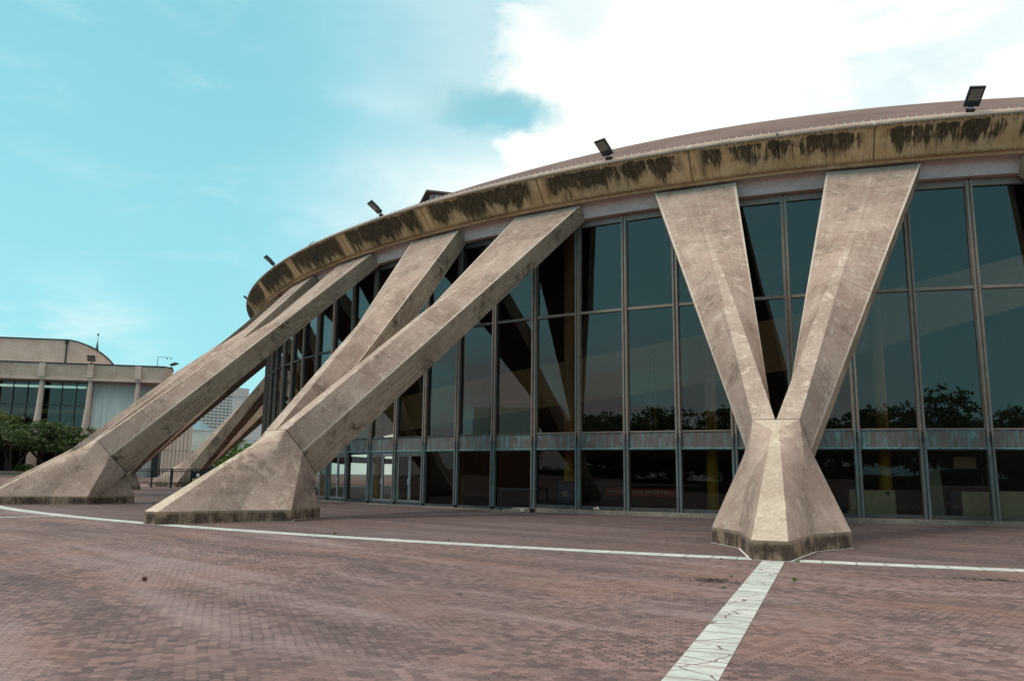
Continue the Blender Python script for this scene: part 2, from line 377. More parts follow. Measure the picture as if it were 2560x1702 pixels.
M_PATINA2 = make_bronze('patinated_door_frame', (0.125, 0.115, 0.110), (0.12, 0.28, 0.31), 0.7, 0.38, 0.72, metal=0.1)
M_SLEEVE = simple('black_sleeve', (0.012, 0.012, 0.014), 0.5)
M_DRIP = simple('copper_drip_edge', (0.16, 0.30, 0.30), 0.6, var=0.4)

def make_glass(name, tr=(0.30, 0.275, 0.235), ior=1.62, tilt=0.0):
    m, t, _ = mat(name); t.n.clear()
    pos = t.new('ShaderNodeNewGeometry').outputs['Position']
    bp = t.new('ShaderNodeBump'); bp.inputs['Strength'].default_value = 0.05; bp.inputs['Distance'].default_value = 0.05
    t.put(bp.inputs['Height'], t.noise(pos, 0.6, 2, 0.4))
    gl = t.new('ShaderNodeBsdfGlossy'); gl.inputs['Roughness'].default_value = 0.004; gl.inputs['Color'].default_value = (0.92, 0.95, 0.95, 1)
    t.put(gl.inputs['Normal'], bp.outputs[0])
    tp = t.new('ShaderNodeBsdfTransparent'); tp.inputs['Color'].default_value = (*tr, 1)
    fr = t.new('ShaderNodeFresnel'); fr.inputs['IOR'].default_value = ior
    mx = t.new('ShaderNodeMixShader'); t.put(mx.inputs[0], fr.outputs[0]); t.l.new(tp.outputs[0], mx.inputs[1]); t.l.new(gl.outputs[0], mx.inputs[2])
    t.l.new(mx.outputs[0], t.new('ShaderNodeOutputMaterial').inputs[0])
    return m
M_GLASS = make_glass('tinted_glass', (0.52, 0.46, 0.38), 1.70)
M_GLASS_LOW = make_glass('clear_dark_glass', (0.66, 0.61, 0.52), 1.42)

def make_pavers():
    m, t, b = mat('brick_pavers')
    pos = t.new('ShaderNodeNewGeometry').outputs['Position']
    x, y, z = t.sep(pos)
    S = 8.0   # hexagons across a metre
    wob = t.vm('MULTIPLY', t.vm('SUBTRACT', t.noise(pos, 1.1, 3, out=1), (0.5, 0.5, 0.5)), (0.10, 0.10, 0))
    rot = t.new('ShaderNodeVectorRotate', rotation_type='Z_AXIS'); t.put(rot.inputs['Vector'], t.vm('ADD', pos, wob)); rot.inputs['Angle'].default_value = rad(20)
    rx_, ry_, _z = t.sep(rot.outputs[0])
    p = t.comb(t.m('MULTIPLY', ry_, S * 1.22), t.m('MULTIPLY', rx_, S * 1.20), 0.0)
    rx = (1.0, 1.7320508, 1.0); h = (0.5, 0.8660254, 0.5)
    def vmod(v):
        n = t.new('ShaderNodeVectorMath', operation='MODULO')   # fmod: shift to positive first
        t.put(n.inputs[0], t.vm('ADD', v, (6000.0, 6000 * 1.7320508, 0))); n.inputs[1].default_value = rx
        return t.vm('SUBTRACT', n.outputs[0], (0.5, 0.8660254, 0))
    a = vmod(p); bb = vmod(t.vm('SUBTRACT', p, (0.5, 0.8660254, 0)))
    sel = t.m('LESS_THAN', t.vm('LENGTH', a, out=1), t.vm('LENGTH', bb, out=1))
    mx = t.new('ShaderNodeMix', data_type='VECTOR'); t.put(mx.inputs[0], sel); t.put(mx.inputs[4], bb); t.put(mx.inputs[5], a)
    gv = mx.outputs[1]
    ab = t.vm('ABSOLUTE', gv)
    dxx = t.sep(ab)[0]
    d = t.m('MAXIMUM', t.vm('DOT_PRODUCT', ab, (0.5, 0.8660254, 0), out=1), dxx)
    edge = t.m('SUBTRACT', 0.5, d)                      # 0 at the joint
    cid = t.vm('SUBTRACT', p, gv)
    wn = t.new('ShaderNodeTexWhiteNoise', noise_dimensions='3D'); t.put(wn.inputs['Vector'], t.vm('SNAP', t.vm('ADD', cid, (0.25, 0.25, 0.25)), (0.5, 0.5, 1)))
    rnd = wn.outputs['Value']
    # fade of single stones with distance from where they can be told apart is left to the renderer
    big = t.noise(pos, 0.16, 6, 0.62, 0.4); mid = t.noise(pos, 0.9, 6, 0.65)
    c = t.mix(rnd, (0.115, 0.074, 0.070), (0.235, 0.152, 0.138))
    c = t.mix(t.ramp(t.m('FRACT', t.m('MULTIPLY', rnd, 7.31)), 0.80, 0.86, 0, 0.55), c, (0.065, 0.048, 0.050))
    c = t.mix(t.ramp(t.m('FRACT', t.m('MULTIPLY', rnd, 13.7)), 0.86, 0.90, 0, 0.45), c, (0.27, 0.19, 0.17))
    c = t.mix(t.ramp(t.noise(pos, 0.45, 5, 0.6), 0.48, 0.62, 0, 0.42), c, (0.230, 0.125, 0.085))
    c = t.mix(t.ramp(big, 0.45, 0.68, 0, 0.5), c, (0.095, 0.074, 0.078))
    c = t.mix(t.ramp(mid, 0.50, 0.75, 0, 0.35), c, (0.235, 0.180, 0.178))
    # wheel-worn pale bands that sweep across the plaza
    tr = t.noise(t.comb(t.m('MULTIPLY', rx_, 0.10), t.m('MULTIPLY', t.m('ADD', ry_, t.m('MULTIPLY', t.noise(pos, 0.07, 2), 6.0)), 0.85), 0), 1.0, 6, 0.62, 0.2)
    c = t.mix(t.ramp(tr, 0.50, 0.64, 0, 0.50), c, (0.290, 0.220, 0.215))
    c = t.mix(t.ramp(tr, 0.47, 0.34, 0, 0.50), c, (0.070, 0.054, 0.056))
    # darker paving between the building and the curved pale band
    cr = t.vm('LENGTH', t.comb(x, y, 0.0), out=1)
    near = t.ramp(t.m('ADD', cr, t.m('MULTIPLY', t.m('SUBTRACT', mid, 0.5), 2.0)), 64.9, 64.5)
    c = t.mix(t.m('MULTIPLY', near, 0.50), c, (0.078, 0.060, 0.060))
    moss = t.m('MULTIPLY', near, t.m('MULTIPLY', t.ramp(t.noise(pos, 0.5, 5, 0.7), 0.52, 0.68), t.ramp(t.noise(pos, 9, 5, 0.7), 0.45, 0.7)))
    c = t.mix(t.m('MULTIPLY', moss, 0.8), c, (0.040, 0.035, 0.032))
    speck = t.ramp(t.noise(pos, 11, 3, 0.5), 0.70, 0.76, 0, 0.45)
    c = t.mix(t.m('MULTIPLY', speck, near), c, (0.34, 0.28, 0.22))
    jw = t.ramp(t.noise(pos, 3, 3), 0.3, 0.7, 0.06, 0.13)
    jmask = t.ramp(edge, t.m('MULTIPLY', jw, 0.4), jw, 1.0, 0.0)
    jm = t.m('MULTIPLY', jmask, t.ramp(t.noise(pos, 0.8, 5, 0.65), 0.42, 0.64, 0.10, 0.75))
    c = t.mix(jm, c, (0.038, 0.028, 0.028))
    f = t.m('ADD', 0.55, t.m('MULTIPLY', t.noise(pos, 38, 5, 0.75), 0.9))
    c = t.mix(1.0, c, t.comb(f, f, f), 'MULTIPLY')
    t.put(b.inputs['Base Color'], t.mix(1.0, c, (0.86, 0.87, 0.90), 'MULTIPLY')); b.inputs['Roughness'].default_value = 0.85; b.inputs['Specular IOR Level'].default_value = 0.25
    hgt = t.m('ADD', t.m('MULTIPLY', t.ramp(edge, 0.0, 0.10), 1.0), t.m('MULTIPLY', rnd, 0.35))
    bump(t, b, t.m('ADD', hgt, t.m('MULTIPLY', t.noise(pos, 50, 4, 0.7), 0.5)), 0.45, 0.012)
    return m
M_PAVERS = make_pavers()

def make_slab():
    m, t, b = mat('pale_granite_slabs')
    uv = t.new('ShaderNodeTexCoord').outputs['UV']; u, v, _ = t.sep(uv)   # u along in metres, v across
    pos = t.new('ShaderNodeNewGeometry').outputs['Position']
    c = t.mix(t.ramp(t.noise(pos, 2.0, 6, 0.65), 0.35, 0.65), (0.31, 0.34, 0.325), (0.44, 0.47, 0.45))
    c = t.mix(t.ramp(t.noise(pos, 60, 3, 0.7), 0.5, 0.75, 0, 0.4), c, (0.38, 0.42, 0.38))
    k = t.m('ADD', u, t.m('MULTIPLY', t.noise(t.m('FLOOR', t.m('DIVIDE', u, 0.5)), 1.7, 0, dim='1D'), 0.14))
    fr = t.m('ABSOLUTE', t.m('SUBTRACT', t.m('FRACT', t.m('DIVIDE', k, 0.5)), 0.5))
    j = t.ramp(fr, 0.470, 0.486)
    c = t.mix(t.m('MULTIPLY', j, 0.85), c, (0.10, 0.085, 0.075))
    vo = t.new('ShaderNodeTexVoronoi', feature='DISTANCE_TO_EDGE'); t.put(vo.inputs['Vector'], t.vm('ADD', t.scale(pos, (1.0, 2.1, 1.0)), t.vm('MULTIPLY', t.noise(pos, 7.0, 4, out=1), (0.10, 0.10, 0.0)))); vo.inputs['Scale'].default_value = 1.5
    cr = t.m('MULTIPLY', t.ramp(vo.outputs[0], 0.008, 0.030, 1, 0), t.ramp(t.noise(pos, 1.3, 3), 0.38, 0.50))
    rad_ = t.ramp(t.sep(uv)[1], 0.5, 0.6)       # v is offset by +1 on the radial paths, which are the cracked ones
    c = t.mix(t.m('MULTIPLY', cr, t.m('ADD', 0.12, t.m('MULTIPLY', rad_, 0.80))), c, (0.095, 0.055, 0.05))
    dirt = t.m('MULTIPLY', t.m('ADD', t.ramp(t.noise(pos, 5, 6, 0.7), 0.52, 0.70), t.m('MULTIPLY', t.ramp(fr, 0.36, 0.49), t.ramp(t.noise(pos, 2.2, 4), 0.35, 0.65, 0, 0.6))), 0.55)
    c = t.mix(dirt, c, (0.25, 0.21, 0.18))
    t.put(b.inputs['Base Color'], c); b.inputs['Roughness'].default_value = 0.8
    bump(t, b, t.m('SUBTRACT', t.m('MULTIPLY', t.noise(pos, 40, 4), 0.4), j), 0.3, 0.01)
    return m
M_SLAB = make_slab()
M_CAULK = simple('white_sealant', (0.62, 0.58, 0.58), 0.7, var=0.4, nscale=14)
M_CURB = concrete('curb_concrete', (0.16, 0.13, 0.115), (0.24, 0.20, 0.17), (0.40, 0.35, 0.31), (0.07, 0.06, 0.05), 0.6, boards=0, crack=0)
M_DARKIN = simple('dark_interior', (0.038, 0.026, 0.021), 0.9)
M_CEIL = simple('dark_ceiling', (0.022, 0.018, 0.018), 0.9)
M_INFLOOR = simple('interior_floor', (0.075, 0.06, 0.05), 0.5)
M_BEIGE = simple('beige_plaster', (0.78, 0.57, 0.38), 0.85, var=0.06)
M_YELLOW = simple('yellow_column_paint', (0.46, 0.27, 0.03), 0.6, var=0.1)
M_BLACK = simple('black_metal', (0.010, 0.012, 0.014), 0.45, var=0.1)
M_GREYMETAL = simple('grey_metal', (0.10, 0.115, 0.125), 0.45, metal=0.5)
M_HOUSING = simple('lamp_housing', (0.022, 0.035, 0.042), 0.4, metal=0.2)
M_LENS = simple('lamp_lens', (0.20, 0.16, 0.135), 0.3, var=0.1)
M_STRIP = simple('lamp_strip', (0.34, 0.37, 0.38), 0.3, var=0.1)
M_RUST = simple('rusty_bracket', (0.10, 0.03, 0.022), 0.9, var=0.5, nscale=30)
M_GALV = simple('galvanised', (0.55, 0.56, 0.58), 0.45, metal=0.3)
M_WHITE = simple('white_paint', (0.72, 0.72, 0.70), 0.6, var=0.08)
M_RED = simple('red_print', (0.50, 0.03, 0.035), 0.6, var=0.1)

# ------------------------------------------------------------------ ground
def sst(x, a, b):
    t_ = max(0.0, min(1.0, (x - a) / (b - a))); return t_ * t_ * (3 - 2 * t_)
def gz(x, y):
    d = math.hypot(x - CAM.x, y - CAM.y)
    return 0.75 * sst(d, 90, 107) * sst(-x, 45, 66)
def polar_sheet(r0, rs, n=192):
    mb = MB(); rows = []
    for r in rs:
        rows.append([Vector((CAM.x + r * math.sin(2 * math.pi * k / n), CAM.y + r * math.cos(2 * math.pi * k / n), 0)) for k in range(n)])
    for row in rows:
        for p in row: p.z = gz(p.x, p.y)
    mb.grid(rows, None, 0, closed=True)
    return mb
pz = polar_sheet(0, [0.001, 5, 15, 30, 50, 70, 85] + [90 + 1.5 * i for i in range(13)] + [112, 118, 124, 130, 138])
pz.build('plaza', M_PAVERS, smooth=True, kind='structure')
M_GROUND = simple('asphalt_ground', (0.055, 0.055, 0.055), 0.9, nscale=0.3, var=0.25)
polar_sheet(0, [138, 150, 180, 240, 400, 900, 2500]).build('ground', M_GROUND, smooth=True, kind='structure')

mb = MB(); N = 300
ring = [[P(r, -100 + 160 * k / N, 0, 0.006) for k in range(N + 1)] for r in (64.72, 65.26)]
mb.grid(ring, lambda i, j: ((-100 + 160 * j / N) * rad(1) * 65.0, i * 0.5 - 0.0 if i == 0 else 0.45))
mb.build('paving_band', M_SLAB, kind='structure')
for th, r1 in ((0.05, 84), (-20.3, 80)):
    mb = MB(); n = 30
    rows = [[P(65.262 + (r1 - 65.262) * k / n, th, s * (0.195 if th > -5 else 0.15) - (0.085 * k / n * 2 if th > -5 else 0), 0.006) for k in range(n + 1)] for s in (-1, 1)]
    mb.grid(rows, lambda i, j: (j * (r1 - 65.262) / n * 1.0, 1.0 + i * 0.5))
    mb.build('radial_paving_band', M_SLAB, kind='structure')

# ------------------------------------------------------------------ arena
arena = empty('arena', label='round domed concrete arena with V-shaped buttresses and a dark glass wall', cat='arena')
def revolve(prof, a0, a1, n, name, m, parent, smooth=True, vfun=None, **kw):
    mb = MB(); closed = abs(a1 - a0 - 360) < 1e-6
    rows = [[P(r, a0 + (a1 - a0) * k / n, 0, z) for k in range(n if closed else n + 1)] for r, z in prof]
    m_ = len(prof) - 1
    mb.grid(rows, lambda i, j: (a0 + (a1 - a0) * j / n, i / m_), 0, closed=closed)
    return mb.build(name, m, parent, smooth, **kw)
RH, RB, ZB = 13.3, 50.40, 14.55
RS = (RB * RB + RH * RH) / (2 * RH); ZC = ZB + RH - RS
prof = [(RB * k / 40.0 + 0.001, ZC + math.sqrt(RS * RS - (RB * k / 40.0) ** 2)) for k in range(40, -1, -1)]
dome = revolve(prof, -180, 180, 240, 'dome_roof', M_ROOF, arena)
revolve([(50.21, 13.11), (50.63, 13.60), (51.04, 14.10)], -180, 180, 360, 'fascia', M_FASCIA, arena)
cop = revolve([(51.04, 14.10), (51.065, 14.145), (50.90, 14.30), (50.41, 14.56), (50.30, 14.40)], -180, 180, 360, 'coping', M_COPING, arena)
M_MOULD = concrete('moulding_concrete', (0.46, 0.29, 0.15), (0.54, 0.37, 0.22), (0.58, 0.45, 0.33), (0.12, 0.09, 0.05), 0.5, boards=0, crack=0)
revolve([(49.9, 12.99), (50.06, 12.99), (50.10, 13.09), (50.21, 13.109)], -180, 180, 360, 'moulding', M_MOULD, arena, smooth=False)
revolve([(48.6, 12.44), (49.58, 12.44), (49.66, 12.93), (49.72, 12.985), (49.95, 12.99)], -180, 180, 360, 'ring_beam', M_BEAM, arena, smooth=False)
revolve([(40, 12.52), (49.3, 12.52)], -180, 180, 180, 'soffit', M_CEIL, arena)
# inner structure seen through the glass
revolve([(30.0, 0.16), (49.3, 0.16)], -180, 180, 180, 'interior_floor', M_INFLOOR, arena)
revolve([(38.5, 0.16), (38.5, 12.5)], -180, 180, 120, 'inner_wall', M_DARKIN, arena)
mb = MB(); mb.grid([[P(r, a, 0, z) for a in range(-180, 180, 2)] for r, z in ((44.5, 3.0), (44.5, 3.22), (48.95, 3.22), (48.95, 2.72), (44.5, 2.72), (44.5, 3.0))], None, 0, closed=True)
mb.build('gallery_floor', M_DARKIN, arena)
BOT = [(-80, 2.4), (-45, 3.3), (-30, 3.7), (-20, 4.3), (-7.75, 5.2), (0, 6.0), (4, 6.7), (8, 7.65), (14, 9), (22, 9.5)]
TOP = [(-80, 4.3), (-45, 5.1), (-30, 5.6), (-20, 6.3), (-7.75, 7.3), (0, 8.25), (6.2, 9.4), (14, 10.9), (22, 11.4)]
def itp(tb, x):
    for (a, u), (b, v) in zip(tb, tb[1:]):
        if x <= b: return u + (v - u) * (x - a) / (b - a)
    return tb[-1][1]
mb = MB(); aa = [-80 + k for k in range(102)]
mb.grid([[P(46.0, a, 0, itp(BOT, a)) for a in aa], [P(46.0, a, 0, itp(TOP, a)) for a in aa], [P(45.7, a, 0, itp(TOP, a)) for a in aa], [P(45.7, a, 0, itp(BOT, a)) for a in aa], [P(46.0, a, 0, itp(BOT, a)) for a in aa]])
mb.build('ramp_parapet', M_BEIGE, arena)
for k in range(-10, 3):
    a = 3.75 + 7.5 * k
    mb = MB(); c = P(47.95, a)
    mb.tube((c.x, c.y, 0.16), (c.x, c.y, 3.9), 0.23, n=20, mi=0, cap=False); mb.tube((c.x, c.y, 3.9), (c.x, c.y, 12.5), 0.23, n=20, mi=1, cap=False)
    mb.tube((c.x, c.y, 3.9), (c.x, c.y, 3.95), 0.25, n=20, mi=1)
    mb.build('interior_column', [M_YELLOW, M_BEIGE], arena, True, label='yellow lower, beige upper interior column behind the glass')
# interior ladder
mb = MB(); lm = frame_at(47.6, -6.75)
for s in (-1, 1): mb.box(s * 0.11 - 0.02, s * 0.11 + 0.02, -0.02, 0.02, 2.8, 6.9, lm)
for k in range(5): mb.box(-0.09, 0.09, -0.012, 0.012, 3.3 + k * 0.85, 3.34 + k * 0.85, lm)
mb.build('wall_ladder', M_YELLOW, arena)

# glazed wall: vertical mullions every 2.5 degrees, facets between
RW = 49.19; A0 = 0.0573; Z0, ZD, ZBT, ZT, ZTOP = 0.17, 2.60, 3.27, 8.37, 12.38
def aang(i): return (i - 11) * 2.5 + A0       # index as counted along the facade
IMIN, IMAX = -20, 16
mul_mb = MB(); mul_mb.box(-0.105, -0.03, -0.16, 0.10, 0, 1).box(0.03, 0.105, -0.16, 0.10, 0, 1).box(-0.032, 0.032, -0.09, 0.10, 0, 1)
def mull_mesh(z0, z1, m, name):
    mb = MB(); mb.box(-0.105, -0.035, -0.17, 0.10, z0, z1); mb.box(0.035, 0.105, -0.17, 0.10, z0, z1); mb.box(-0.0352, 0.0352, -0.10, 0.10, z0, z1)
    return mb.mesh(name, m)
me_up = mull_mesh(ZBT - 0.25, ZTOP, M_BRONZE, 'mullion'); me_lo = mull_mesh(Z0 - 0.03, ZBT - 0.25, M_PATINA2, 'mullion_lower')
mb = MB(); mb.box(-0.034, 0.034, -0.19, -0.09, 2.86, 3.20); me_sl = mb.mesh('mullion_sleeve', M_SLEEVE)
for i in range(IMIN, IMAX + 1):
    M = frame_at(RW, aang(i))
    o = bpy.data.objects.new('mullion', me_up); COL.objects.link(o); o.matrix_world = M; o.parent = arena
    for nm, me in (('mullion_base', me_lo), ('mullion_sleeve', me_sl)):
        c = bpy.data.objects.new(nm, me); COL.objects.link(c); c.parent = o
DOORS = {1: 0, 2: 0, -1: 0, -2: 0, -4: 0, -5: 0}
W2 = RW * math.tan(rad(1.25))
def bay(i):
    a = aang(i) + 1.25
    M = frame_at(RW * math.cos(rad(1.25)), a)
    def child(mb, name, m, par=arena, bev=0, **kw):
        o = bpy.data.objects.new(name, mb.mesh(name, m)); COL.objects.link(o)
        if par is arena: o.matrix_world = M
        o.parent = par
        if bev: bevel(o, bev)
        return tag(o, **kw)
    w0 = W2 - 0.10
    # upper window: frame (with transoms) and two panes
    fr = MB(); fr.box(-w0, w0, -0.10, 0.06, ZT - 0.055, ZT + 0.055); fr.box(-w0, w0, -0.08, 0.06, ZBT, ZBT + 0.05); fr.box(-w0, w0, -0.10, 0.06, ZTOP - 0.22, ZTOP + 0.05)
    for s in (-1, 1): fr.box(*sorted((s * w0, s * (w0 - 0.03))), -0.05, 0.05, ZBT + 0.05, ZT - 0.055); fr.box(*sorted((s * w0, s * (w0 - 0.03))), -0.05, 0.05, ZT + 0.055, ZTOP - 0.22)
    win = child(fr, 'upper_window', M_BRONZE_DARK if i < 6 else M_BRONZE)
    def pane(x0, x1, z0, z1, par, m=M_GLASS, y=0.0):
        g = MB(); tx = random.uniform(-0.011, 0.011); tz = random.uniform(-0.009, 0.009)
        hw, hh = (x1 - x0) / 2, (z1 - z0) / 2
        g.face([(x0, y - tx - tz, z0), (x1, y + tx - tz, z0), (x1, y + tx + tz, z1), (x0, y - tx + tz, z1)])
        child(g, 'pane', m, par)
    pane(-w0 + 0.01, w0 - 0.01, ZBT + 0.03, ZT - 0.03, win); pane(-w0 + 0.01, w0 - 0.01, ZT + 0.03, ZTOP - 0.1, win)
    # spandrel panel with its drip edge
    sp = MB(); sp.box(-w0, w0, -0.05, 0.05, ZD + 0.04, ZBT)
    spn = child(sp, 'spandrel_panel', M_PATINA); dr = MB(); dr.box(-w0, w0, -0.11, 0.05, ZD, ZD + 0.04); child(dr, 'drip_edge', M_DRIP, spn)
    zb = Z0 if i >= 6 else 0.03
    if i in DOORS:
        df = MB(); df.box(-w0, w0, -0.06, 0.05, ZD - 0.14, ZD); 
        for s in (-1, 1): df.box(*sorted((s * w0, s * (w0 - 0.07))), -0.06, 0.05, zb, ZD - 0.14)
        dfo = child(df, 'door_frame', M_PATINA2)
        for s in (-1, 1):
            x0, x1 = sorted((s * 0.006, s * (w0 - 0.08)))
            lf = MB(); z1 = ZD - 0.15
            lf.box(x0, x1, -0.03, 0.02, zb + 0.01, zb + 0.24); lf.box(x0, x1, -0.03, 0.02, z1 - 0.08, z1)
            lf.box(x0, x0 + 0.09, -0.03, 0.02, zb + 0.24, z1 - 0.08); lf.box(x1 - 0.09, x1, -0.03, 0.02, zb + 0.24, z1 - 0.08)
            g = MB(); g.face([(x0 + 0.08, -0.005, zb + 0.23), (x1 - 0.08, -0.005, zb + 0.23), (x1 - 0.08, -0.005, z1 - 0.07), (x0 + 0.08, -0.005, z1 - 0.07)])
            lo = child(lf, 'door_leaf', M_PATINA2 if i > -2 else M_BRONZE, arena)
            child(g, 'pane', M_GLASS_LOW, lo)
            hx = s * 0.055; hd = MB(); hd.tube((hx, -0.08, 1.0), (hx, -0.08, 1.3), 0.012, n=8); hd.box(hx - 0.008, hx + 0.008, -0.08, -0.02, 1.02, 1.04); hd.box(hx - 0.008, hx + 0.008, -0.08, -0.02, 1.26, 1.28)
            child(hd, 'handle', M_GALV, lo)
    else:
        fl = MB(); fl.box(-w0, w0, -0.10, 0.06, zb - 0.02, zb + 0.13); fl.box(-w0, w0, -0.05, 0.05, ZD - 0.05, ZD)
        for s in (-1, 1): fl.box(*sorted((s * w0, s * (w0 - 0.03))), -0.05, 0.05, zb + 0.13, ZD - 0.05)
        lw = child(fl, 'lower_window', M_BRONZE_DARK)
        pane(-w0 + 0.01, w0 - 0.01, zb + 0.1, ZD - 0.03, lw, M_GLASS_LOW)
for i in range(IMIN, IMAX): bay(i)

# kerb under the glazing on the right, flush threshold on the left
mb = MB(); mb.grid([[P(r, a, 0, z) for a in [-13.3 + k for k in range(36)]] for r, z in ((49.78, 0.002), (49.76, 0.15), (48.9, 0.152))], lambda i, j: (j * 0.87, i * 0.2))
c = [P(49.78, -13.3, 0, 0.002), P(49.76, -13.3, 0, 0.15), P(48.9, -13.3, 0, 0.152), P(48.9, -13.3, 0, 0.002)]; mb.face(c)
mb.build('kerb', M_CURB, arena)
mb = MB(); mb.grid([[P(r, a, 0, z) for a in [-70 + k for k in range(57)]] for r, z in ((49.62, 0.004), (49.61, 0.03), (48.9, 0.032))], lambda i, j: (j * 0.87, i * 0.2))
mb.build('threshold', M_CURB, arena)
# ramp slab by the hand rail
sl = MB(); sl.poly_prism([(-11.62, -49.15), (-10.55, -49.37), (-11.05, -48.2), (-11.75, -48.05)], 0.002, 0.10)

# lightning studs along the coping: nearest 100 as parts, the rest one piece
sm = MB(); sm.box(-0.016, 0.016, -0.014, 0.014, -0.03, 0.045); me_st = sm.mesh('roof_stud', M_GALV)
step = 0.342; angs = [14.0 - k * step for k in range(260)]
angs = [a for a in angs if abs(((a + 7.5 - 7.5) % 15) - 7.5) > 0.45]
for a in angs[:100]:
    o = bpy.data.objects.new('roof_stud', me_st); COL.objects.link(o); M = frame_at(50.47, a, 14.54); o.matrix_world = M; o.parent = arena
mb = MB()
for a in angs[100:]:
    mb.box(-0.014, 0.014, -0.012, 0.012, -0.03, 0.07, frame_at(50.47, a, 14.54))
mb.build('roof_studs', M_GALV, arena, kind='stuff')
# drain pipes hooked over the fascia
for a in (0.0, -30.0, -15.0):
    if a == -15.0: continue
    mb = MB(); M = frame_at(51.1, a)
    mb.tube(M @ Vector((0, 0.02, 14.22)), M @ Vector((0, 0.55, 13.42)), 0.028, n=8)
    mb.tube(M @ Vector((0, 0.02, 14.20)), M @ Vector((0, 0.35, 14.50)), 0.02, n=8)
    mb.build('conduit', M_BLACK if a == 0 else M_GREYMETAL, arena)

# ------------------------------------------------------------------ buttresses (built at theta = 0, local frame: x tangential, y = -r, z up)
def L(r, t, z): return Vector((t, -r, z))
ZP = 0.36
S0 = lambda s: None
def quad_patch(mb, a, b, c, d, n=6, mi=0, uvs=None):
    rows = [[(a.lerp(b, j / n)).lerp(d.lerp(c, j / n), i / n) for j in range(n + 1)] for i in range(n + 1)]
    h = (d - a).length; wd = (b - a).length
    mb.grid(rows, lambda i, j: (i / n * h, j / n * wd), mi)
PF, PC, PW, PN, PK = (65.19, 0.325), (62.79, 0.753), (61.47, 1.50), (60.75, 0.78), (59.20, 0.22)
JB = (61.08, 0.53, 2.86); JO = (60.52, 0.74, 2.17); JC = (59.75, 0.56, 1.42)
AP = (61.45, 0.075, 2.62)
def foot_meshes():
    mb = MB()
    for s in (1, -1):
        f, c, wg, n, k = [L(p[0], s * p[1], ZP) for p in (PF, PC, PW, PN, PK)]
        b, o, cc = [L(p[0], s * p[1], p[2]) for p in (JB, JO, JC)]
        ap = L(AP[0], s * AP[1], AP[2])
        q = [(f, c, b, ap, 0), (c, wg, o, b, 0), (wg, n, cc, o, 0), (n, k, L(59.62, s * 0.16, 1.30), cc, 0)]
        for a_, b_, c_, d_, mi in q:
            if s > 0: quad_patch(mb, a_, b_, c_, d_, 8, mi)
            else: quad_patch(mb, b_, a_, d_, c_, 8, mi)
    quad_patch(mb, L(PF[0], -PF[1], ZP), L(PF[0], PF[1], ZP), L(AP[0], AP[1], AP[2]), L(AP[0], -AP[1], AP[2]), 8, 1)
    mb.face([L(AP[0], -AP[1], AP[2]), L(AP[0], AP[1], AP[2]), L(*JB), L(JB[0], -JB[1], JB[2])], None, 1)
    mb.face([L(PK[0], PK[1], ZP), L(PK[0], -PK[1], ZP), L(59.62, -0.16, 1.30), L(59.62, 0.16, 1.30)])
    # joint face
    jf = [L(JB[0], -JB[1], JB[2]), L(*JB), L(*JO), L(*JC), L(59.62, 0.16, 1.30), L(59.62, -0.16, 1.30), L(JC[0], -JC[1], JC[2]), L(JO[0], -JO[1], JO[2])]
    mb.face(jf)
    pl = MB(); pts = [L(p[0], s * p[1], 0) for s, seq in ((1, (PF, PC, PW, PN, PK)), (-1, (PK, PN, PW, PC, PF))) for p in seq]
    pl.poly_prism(pts, -0.05, ZP - 0.002)
    ca = MB()
    for i in range(len(pts)):
        a, b_ = pts[i], pts[(i + 1) % len(pts)]; d = (b_ - a).normalized(); nn = Vector((d.y, -d.x, 0)) * 0.045
        mid = (a + b_) / 2
        # outward test against the plan centroid axis
        if (mid + nn - L(61.6, 0, 0)).length < (mid - nn - L(61.6, 0, 0)).length: nn = -nn
        e = d * 0.02
        ca.face([a - e + Vector((0, 0, 0.008)), b_ + e + Vector((0, 0, 0.008)), b_ + e + nn + Vector((0, 0, 0.008)), a - e + nn + Vector((0, 0, 0.008))])
    return mb, pl, ca
